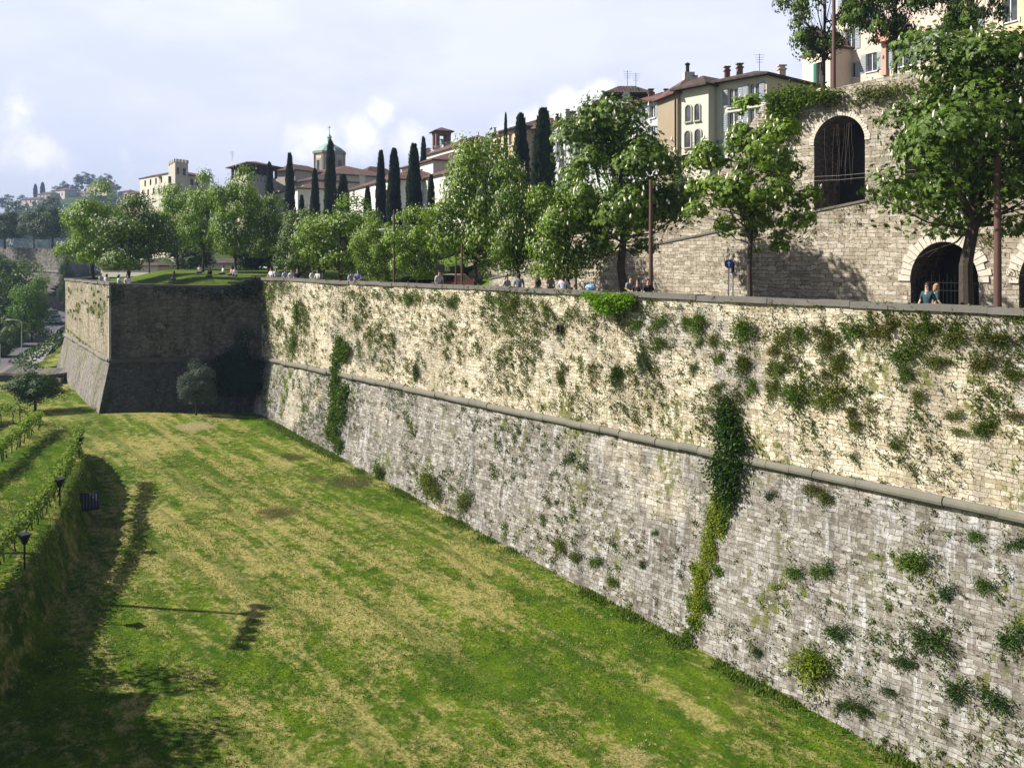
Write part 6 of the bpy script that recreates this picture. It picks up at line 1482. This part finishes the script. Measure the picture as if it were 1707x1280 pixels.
def figure(pose):
    """meshes of one figure, x right, -y forward, feet at z=0, height 1.68"""
    J = dict(pel=(0,0,.93), sp=(0,.01,1.12), ch=(0,0,1.30), nk=(0,-.005,1.44), hd=(0,-.02,1.53), hd2=(0,-.02,1.63))
    sit = pose == 'sit'; walk = pose == 'walk'
    for s, n in ((-1,'l'),(1,'r')):
        J['sh'+n] = (s*.17,0,1.38)
        if sit: J['hp'+n] = (s*.09,0,.90); J['kn'+n] = (s*.12,-.42,.92); J['an'+n] = (s*.12,-.46,.50); J['to'+n] = (s*.13,-.62,.46); J['el'+n] = (s*.24,-.03,1.13); J['wr'+n] = (s*.16,-.22,1.0)
        elif walk:
            st = .22*s; J['hp'+n] = (s*.09,0,.90); J['kn'+n] = (s*.09,-st*.6-.05,.49); J['an'+n] = (s*.09,-st,.08); J['to'+n] = (s*.1,-st-.16,.03); J['el'+n] = (s*.23,st*.35+.03,1.12); J['wr'+n] = (s*.22,st*.7-.08,.88)
        elif pose == 'lean': J['hp'+n] = (s*.09,.02,.90); J['kn'+n] = (s*.1,-.02,.49); J['an'+n] = (s*.11,.02,.08); J['to'+n] = (s*.12,-.14,.03); J['el'+n] = (s*.25,-.08,1.15); J['wr'+n] = (s*.14,-.3,1.05)
        else: J['hp'+n] = (s*.09,0,.90); J['kn'+n] = (s*.1,-.02,.49); J['an'+n] = (s*.11,.02,.08); J['to'+n] = (s*.12,-.14,.03); J['el'+n] = (s*.25,.02,1.12); J['wr'+n] = (s*.24,-.1,.88)
    names = list(J); V = [J[k] for k in names]; ix = {k: i for i, k in enumerate(names)}
    Rr = dict(pel=(.145,.10), sp=(.125,.09), ch=(.15,.10), nk=.052, hd=(.072,.085), hd2=(.07,.085))
    for n in 'lr': Rr.update({'sh'+n:.062,'hp'+n:.088,'kn'+n:.055,'an'+n:.038,'to'+n:.035,'el'+n:.042,'wr'+n:.027})
    Ed = [('pel','sp'),('sp','ch'),('ch','nk'),('nk','hd'),('hd','hd2')]
    for n in 'lr': Ed += [('ch','sh'+n),('sh'+n,'el'+n),('el'+n,'wr'+n),('pel','hp'+n),('hp'+n,'kn'+n),('kn'+n,'an'+n),('an'+n,'to'+n)]
    E = [(ix[a], ix[b_]) for a, b_ in Ed]; Rl = [Rr[k] for k in names]
    # hands: palm and five curled fingers each
    for n, s in (('l',-1),('r',1)):
        w = Vector(J['wr'+n]); d = (w-Vector(J['el'+n])).normalized(); side = Vector((0,1,0)) if abs(d.y) < .8 else Vector((1,0,0)); side = (side - d*side.dot(d)).normalized(); nn_ = d.cross(side)
        pi = len(V); V.append(tuple(w+d*.05)); Rl.append((.024,.034)); E.append((ix['wr'+n], pi))
        for k, (o_, l) in enumerate([(-.028,.06),(-.010,.075),(.010,.07),(.027,.055)]):
            a = len(V); b0 = w+d*.085+side*o_; V.append(tuple(b0)); V.append(tuple(b0+d*l*.5+nn_*.008*s)); V.append(tuple(b0+d*l+nn_*.028*s)); Rl += [.010,.009,.0075]; E += [(pi,a),(a,a+1),(a+1,a+2)]
        a = len(V); b0 = w+d*.04+side*-.035; V.append(tuple(b0)); V.append(tuple(b0+d*.035+side*-.02+nn_*.01*s)); Rl += [.011,.009]; E += [(pi,a),(a,a+1)]
    # nose and chin
    h = Vector(J['hd2']); a = len(V); V.append((0,-.115,1.585)); Rl.append(.014); E.append((ix['hd'], a)) if False else E.append((ix['hd2'], a))
    body = skin_mesh('body', V, E, Rl, 1)
    def sub(keys, edges, rr, nm):
        return skin_mesh(nm, [J[k] if isinstance(k, str) else k for k in keys], edges, rr, 1)
    top = sub(['pel','sp','ch','shl','ell','shr','elr',(0,0,1.41)], [(0,1),(1,2),(2,3),(3,4),(2,5),(5,6),(2,7)], [(.16,.115),(.142,.108),(.165,.118),.08,.056,.08,.056,.07], 'top')
    tr = sub(['pel','hpl','knl','anl','hpr','knr','anr'], [(0,1),(1,2),(2,3),(0,4),(4,5),(5,6)], [(.158,.115),.105,.07,.052,.105,.07,.052], 'trousers')
    shoe = sub(['anl','tol','anr','tor'], [(0,1),(2,3)], [.046,.046,.046,.046], 'shoes') if False else None
    mb = MB(); n = 12; rings = []
    for j, (z, r_, yo) in enumerate([(1.44,.045,.06),(1.50,.082,.035),(1.58,.098,.015),(1.66,.095,.005),(1.715,.055,-.01),(1.73,.01,-.01)]):
        rings.append([(r_*math.cos(2*math.pi*k/n)*.95, yo-.0+max(-.075 if z < 1.64 else -.2, r_*math.sin(2*math.pi*k/n)) + (.0 if r_*math.sin(2*math.pi*k/n) > -.02 or z > 1.63 else .05), z) for k in range(n)])
    for a, b_ in zip(rings[:-1], rings[1:]):
        for k in range(n): mb.face([a[k], a[(k+1)%n], b_[(k+1)%n], b_[k]])
    hair = mb.mesh('hair', True)
    mb = MB()
    for s in (-1,1):
        mb.lathe((s*.03,-.098,1.60), [(.001,-.008),(.009,0),(.001,.008)], 6)
    eyes = mb.mesh('eyes')
    mb = MB(); mb.box((0,-.1,1.535), (.045,.012,.01)); mouth = mb.mesh('mouth')
    mb = MB()
    for n_ in 'lr':
        a, t_ = Vector(J['an'+n_]), Vector(J['to'+n_]); mb.tube([a+Vector((0,.06,-.045)), a+Vector((0,0,-.03)), t_+Vector((0,0,.005)), t_+Vector((0,-.07,0))], [.035,.048,.045,.02], 8)
    shoes = mb.mesh('shoes', True)
    return dict(body=body, top=top, trousers=tr, hair=hair, eyes=eyes, mouth=mouth, shoes=shoes)
FIG = {k: figure(k) for k in ('stand','walk','lean','sit')}
CM = {}
def cloth(c):
    if c not in CM: CM[c] = mat_plain('cloth_%d' % len(CM), c, .85, var=.12, scale=8, bump=.2)
    return CM[c]
def person(pose, loc, rz, top, trou, hair, label, sc=1.0, group=None):
    e = empty('person', loc, rz, label, 'person', group); e.scale = (sc,)*3
    for k, m in (('body',SKIN),('top',cloth(top)),('trousers',cloth(trou)),('hair',hair),('eyes',M['iron']),('mouth',cloth((.35,.10,.08))),('shoes',cloth((.04,.035,.03)))):
        me = FIG[pose][k]
        if len(me.materials) == 0: me.materials.append(m)
        o = bpy.data.objects.new(k, me); COL.objects.link(o); o.parent = e
        o.material_slots[0].link = 'OBJECT'; o.material_slots[0].material = m
def at_par(u, D=29.2): z = depthD(u, D); return ((u-CX)/F*z, z, -2.55)
BLK=(.02,.02,.022); WHT=(.72,.72,.74); JEAN=(.05,.08,.15); LBL=(.42,.52,.70); GRY=(.2,.2,.21)
person('walk', at_par(1546, 29.6), R(-60), (.025,.06,.075), BLK, HAIRB, 'woman in teal jacket walking on the near side before the arched cellar', .99)
person('walk', at_par(1561, 30.3), R(70), (.03,.075,.08), BLK, HAIRG, 'fair-haired woman walking right of her companion in teal before the cellar', .97)
person('lean', at_par(1051, 29.1), R(20), (.16,.17,.19), BLK, HAIRB, 'person in grey top, leftmost of the three beside the rusty pole', 1.0)
person('lean', at_par(1063, 29.2), R(-25), BLK, BLK, HAIRB, 'person in black, middle one of the three beside the rusty pole', .93)
person('lean', at_par(1080, 29.1), R(10), BLK, BLK, HAIRB, 'person in black, rightmost of the three, directly at the rusty pole', .94)
person('stand', at_par(845, 29.2), R(40), (.4,.4,.38), GRY, HAIRK, 'person in pale grey top, between the red car and the one in dark trousers', .95)
person('stand', at_par(865, 29.1), R(180), (.18,.22,.28), BLK, HAIRK, 'person in dark clothes leaning at the parapet under the narrow chestnut', 1.02)
person('stand', at_par(897, 31.5), R(-60), BLK, BLK, HAIRK, 'small dark figure standing further back from the parapet', .95)
person('stand', at_par(918, 33), R(30), (.3,.3,.3), GRY, HAIRK, 'grey figure in the distance by the ramp wall', .95)
person('lean', at_par(939, 29.0), R(160), LBL, LBL, HAIRB, 'woman in light blue dress leaning on the parapet', 1.0)
person('sit', (at_par(949, 31)[0], at_par(949, 31)[1], -2.75), R(20), BLK, BLK, HAIRK, 'person in black sitting right of the woman in light blue', .85)
zr = z_ramp(s_of(976, DR+.6))
for k, (u, lb) in enumerate(((974,'left of the two dark figures leaning over the ramp parapet'),(989,'right of the two dark figures leaning over the ramp parapet'))):
    q_ = at_par(u, DR+.75); person('lean', (q_[0], q_[1], z_ramp(s_of(u, DR+.75))-.74-.25), 0, BLK, BLK, HAIRK, lb, .95)
person('stand', at_par(732, 30.5), R(30), (.45,.5,.55), JEAN, HAIRK, 'man in pale shirt standing left of the red car', 1.02)
pp = [(585,(.4,.42,.5),JEAN,'person in greyish blue, left of two at the parapet below the wide chestnut'),(597,(.16,.22,.45),JEAN,'person in dark blue, right of two at the parapet below the wide chestnut'),(521,WHT,JEAN,'person in white shirt, left of the pair below the thin pole'),(530,(.6,.6,.55),GRY,'person in pale top, right of the pair below the thin pole'),
 (475,LBL,JEAN,'person in light blue under the small parasol'),(486,WHT,BLK,'person in white right beside the parasol pole'),(496,BLK,BLK,'person in black right of the parasol'),(452,WHT,GRY,'person in white nearest the inner corner'),(460,(.5,.5,.6),BLK,'person in pale blue near the inner corner')]
for k, (u, t_, tr_, lb) in enumerate(pp): person(('stand','lean')[k % 2], at_par(u, 29.4), R(rnd.uniform(-60,60)), t_, tr_, HAIRK, lb, rnd.uniform(.95,1.03))
pp = [(198,68.5,LBL,'person in light blue at the bastion corner parapet, left of the pair'),(213,68.5,WHT,'person in white at the bastion corner parapet, right of the pair'),(178,71.5,WHT,'person in white by the parapet of the left bastion face'),(168,75,(.5,.55,.6),'person in pale top farthest along the left bastion parapet')]
for u, z, t_, lb in pp: q_ = at(u, 440, z); person('lean', (q_.x, q_.y, -3.0), R(rnd.uniform(-40,200)), t_, JEAN, HAIRK, lb, .98)
pp = [(372,84,WHT,'person in white sitting on the bastion lawn, middle of the group'),(386,82,(.6,.3,.25),'person in reddish top sitting on the bastion lawn near the white-clad one'),(392,81,WHT,'person in white sitting rightmost on the bastion lawn'),(333,86,WHT,'person in white sitting alone at the left of the bastion lawn'),(350,79,BLK,'dark-clad person sitting low on the bastion lawn'),(290,80,BLK,'dark-clad person sitting near the big bastion chestnut')]
for u, z, t_, lb in pp: q_ = at(u, 440, z); person('sit', (q_.x, q_.y, float(bl(np.array(q_.x), np.array(q_.y)))-.80), R(rnd.uniform(-60,60)), t_, JEAN, HAIRK, lb, .95)

# ------------------------------------------------------------------ moat grass, straw patch, mast, block and trees added out of view to cast shade
def blades(name, label, n, xr, yr, mat, leaf, seed, keepf=None, up=1.2):
    rg = np.random.default_rng(seed); x = rg.uniform(*xr, n); y = yr[0] + (yr[1]-yr[0])*rg.random(n)**1.5
    k = (DDf(x, y) < D0 + BAT*5.0) & (np.abs(x) < y*.62+2)
    dd = DDf(x, y); s_ = Sf(x, y); k = dd < D0 - BAT*(floorH(s_)+ZC) - .0
    if keepf is not None: k &= keepf(x, y)
    x, y = x[k], y[k]; P = np.stack([x, y, G(x, y)-.02], 1); m = len(P)
    return tag(link(name, quads_mesh(name, kites(P, np.array([0,0,up])+rdir(m, rg)*.8, rdir(m, rg), rg.uniform(*leaf, m), .30)), M[mat]), label, 'grass', None, 'stuff')
M['grassblade'] = mat_leaf('grass_blade', (.045,.08,.010), (.085,.14,.014), (.15,.20,.03), .3)
M['strawblade'] = mat_leaf('dry_grass_blade', (.22,.19,.07), (.36,.31,.13), (.48,.42,.2), .2)
gk = lambda th, seed: (lambda x, y: fbm(x*.35, y*.35, 4, seed) > th)
blades('grass', 'short green grass of the moat floor', 190000, (-30,24), (17,55), 'grassblade', (.05,.13), 41, gk(.42, 7))
blades('dry_grass', 'cut dry grass lying on the moat floor', 90000, (-24,24), (17,55), 'strawblade', (.05,.12), 42, gk(.50, 17), up=.3)
rgx = np.random.default_rng(4)
def edge_grass():
    n = 30000; s = rgx.uniform(8, 64, n); d = np.abs(rgx.normal(size=n))*.35; D_ = D0 - BAT*(floorH(s)+ZC) - d
    x = s*DV[0] - D_*NV[0]; y = s*DV[1] - D_*NV[1]; kk = fbm(s*.8, d*0, 3, 5) + rgx.normal(size=n)*.06 > .46; x, y = x[kk], y[kk]
    P = np.stack([x, y, G(x, y)-.02], 1); m = len(P)
    tag(link('edge_weeds', quads_mesh('edge_weeds', kites(P, np.array([0,0,1.5])+rdir(m, rgx)*.8, rdir(m, rgx), rgx.uniform(.06,.22, m), .28)), M['grassblade']), 'longer weeds along the foot of the long wall', 'weeds', None, 'stuff')
edge_grass()
n = 30000; t_ = rgx.uniform(-5, 55, n); 
mx = np.interp(t_, MOUND[::-1][1:9,1][np.argsort(MOUND[::-1][1:9,1])], MOUND[::-1][1:9,0][np.argsort(MOUND[::-1][1:9,1])])
x = mx - rgx.uniform(-.2, 3.5, n); P = np.stack([x, t_, G(x, t_)-.02], 1); P = P[t_ > 20]; m = len(P)
tag(link('bank_grass', quads_mesh('bank_grass', kites(P, np.array([.2,0,1.2])+rdir(m, rgx)*.8, rdir(m, rgx), rgx.uniform(.04,.10, m), .3)), M['grassblade']), 'longer green grass on the vineyard bank', 'grass', None, 'stuff')
e = empty('shadow_mast', (-23.4, 35.2, -13.5), 0, 'unseen mast added left of the view to cast a shadow across the grass', 'mast')  # unseen, added to throw the line of shade on the lawn
mb = MB(); mb.tube([(0,0,-1),(0,0,10.2)], [.13,.08], 10); mb.build('pole', M['iron'], e, world=False); mb = MB(); mb.box((0,-.9,10.1), (.1,3.7,.10)); mb.build('crossbar', M['iron'], e, world=False)
for k in range(6):
    mb = MB(); mb.box((.05,-2.5+k*.64,10.15+.05*(k%2)), (.3,.42,.38), .2*k); mb.build('lamp', M['iron'], e, world=False)  # blocks with gaps, shaped to soften the mast's shadow
ab = empty('shadow_block', (-23, 24, -14.5), 0, 'unseen stone block added left of the view to shade the lower left grass', 'shade block')  # unseen block added as a solid shadow caster
mb = MB(); P_ = [(-27,16),(-21.6,15),(-21.6,28.6),(-27,28.8)]
for i in range(4): panel(mb, P_[i], P_[(i+1)%4], -16, -6.6, [])
mb.face([(x, y, -6.6) for x, y in P_]); mb.build('wall', M['retain'], ab)
mb = MB(); mb.box((-24.3,22.0,-6.45), (6.0,14.6,.25)); mb.build('coping', M['coping'], ab)
put_tree('shadow_tree', VARP[0], (-21.2, 29.3, -14.9), (.8,.6,.95), .4, M['leaf_dark'], M['bark'], 'unseen leafy tree added left of the view to mottle the shadow edge')  # unseen tree added to break up the block's hard shadow edge

put_tree('shadow_tree', VARP[1], (-19.9, 25.6, -15.2), (.62,.95,1.12), 2.0, M['leaf_dark'], M['bark'], 'second unseen leafy tree added left of the view to soften the shadow')  # also unseen, added to mottle the right end of that shadow
# air: one even box of haze round everything
b = MB(); b.box((0, 1240, 50), (3700, 2780, 140)); hz_ = b.build('haze'); tag(hz_, kind='stuff')
hm = bpy.data.materials.new('haze'); hm.use_nodes = True; ht = NT(hm.node_tree); hm.node_tree.nodes.clear()
ho = ht.node('ShaderNodeOutputMaterial'); pv = ht.node('ShaderNodeVolumePrincipled'); pv.inputs['Color'].default_value = (.30,.40,.62,1); pv.inputs['Density'].default_value = .0004; pv.inputs['Anisotropy'].default_value = .2
ht.l.new(pv.outputs[0], ho.inputs['Volume']); hz_.data.materials.append(hm)
print('TRIS', sum(len(o.data.polygons) for o in scene.objects if o.type == 'MESH'))
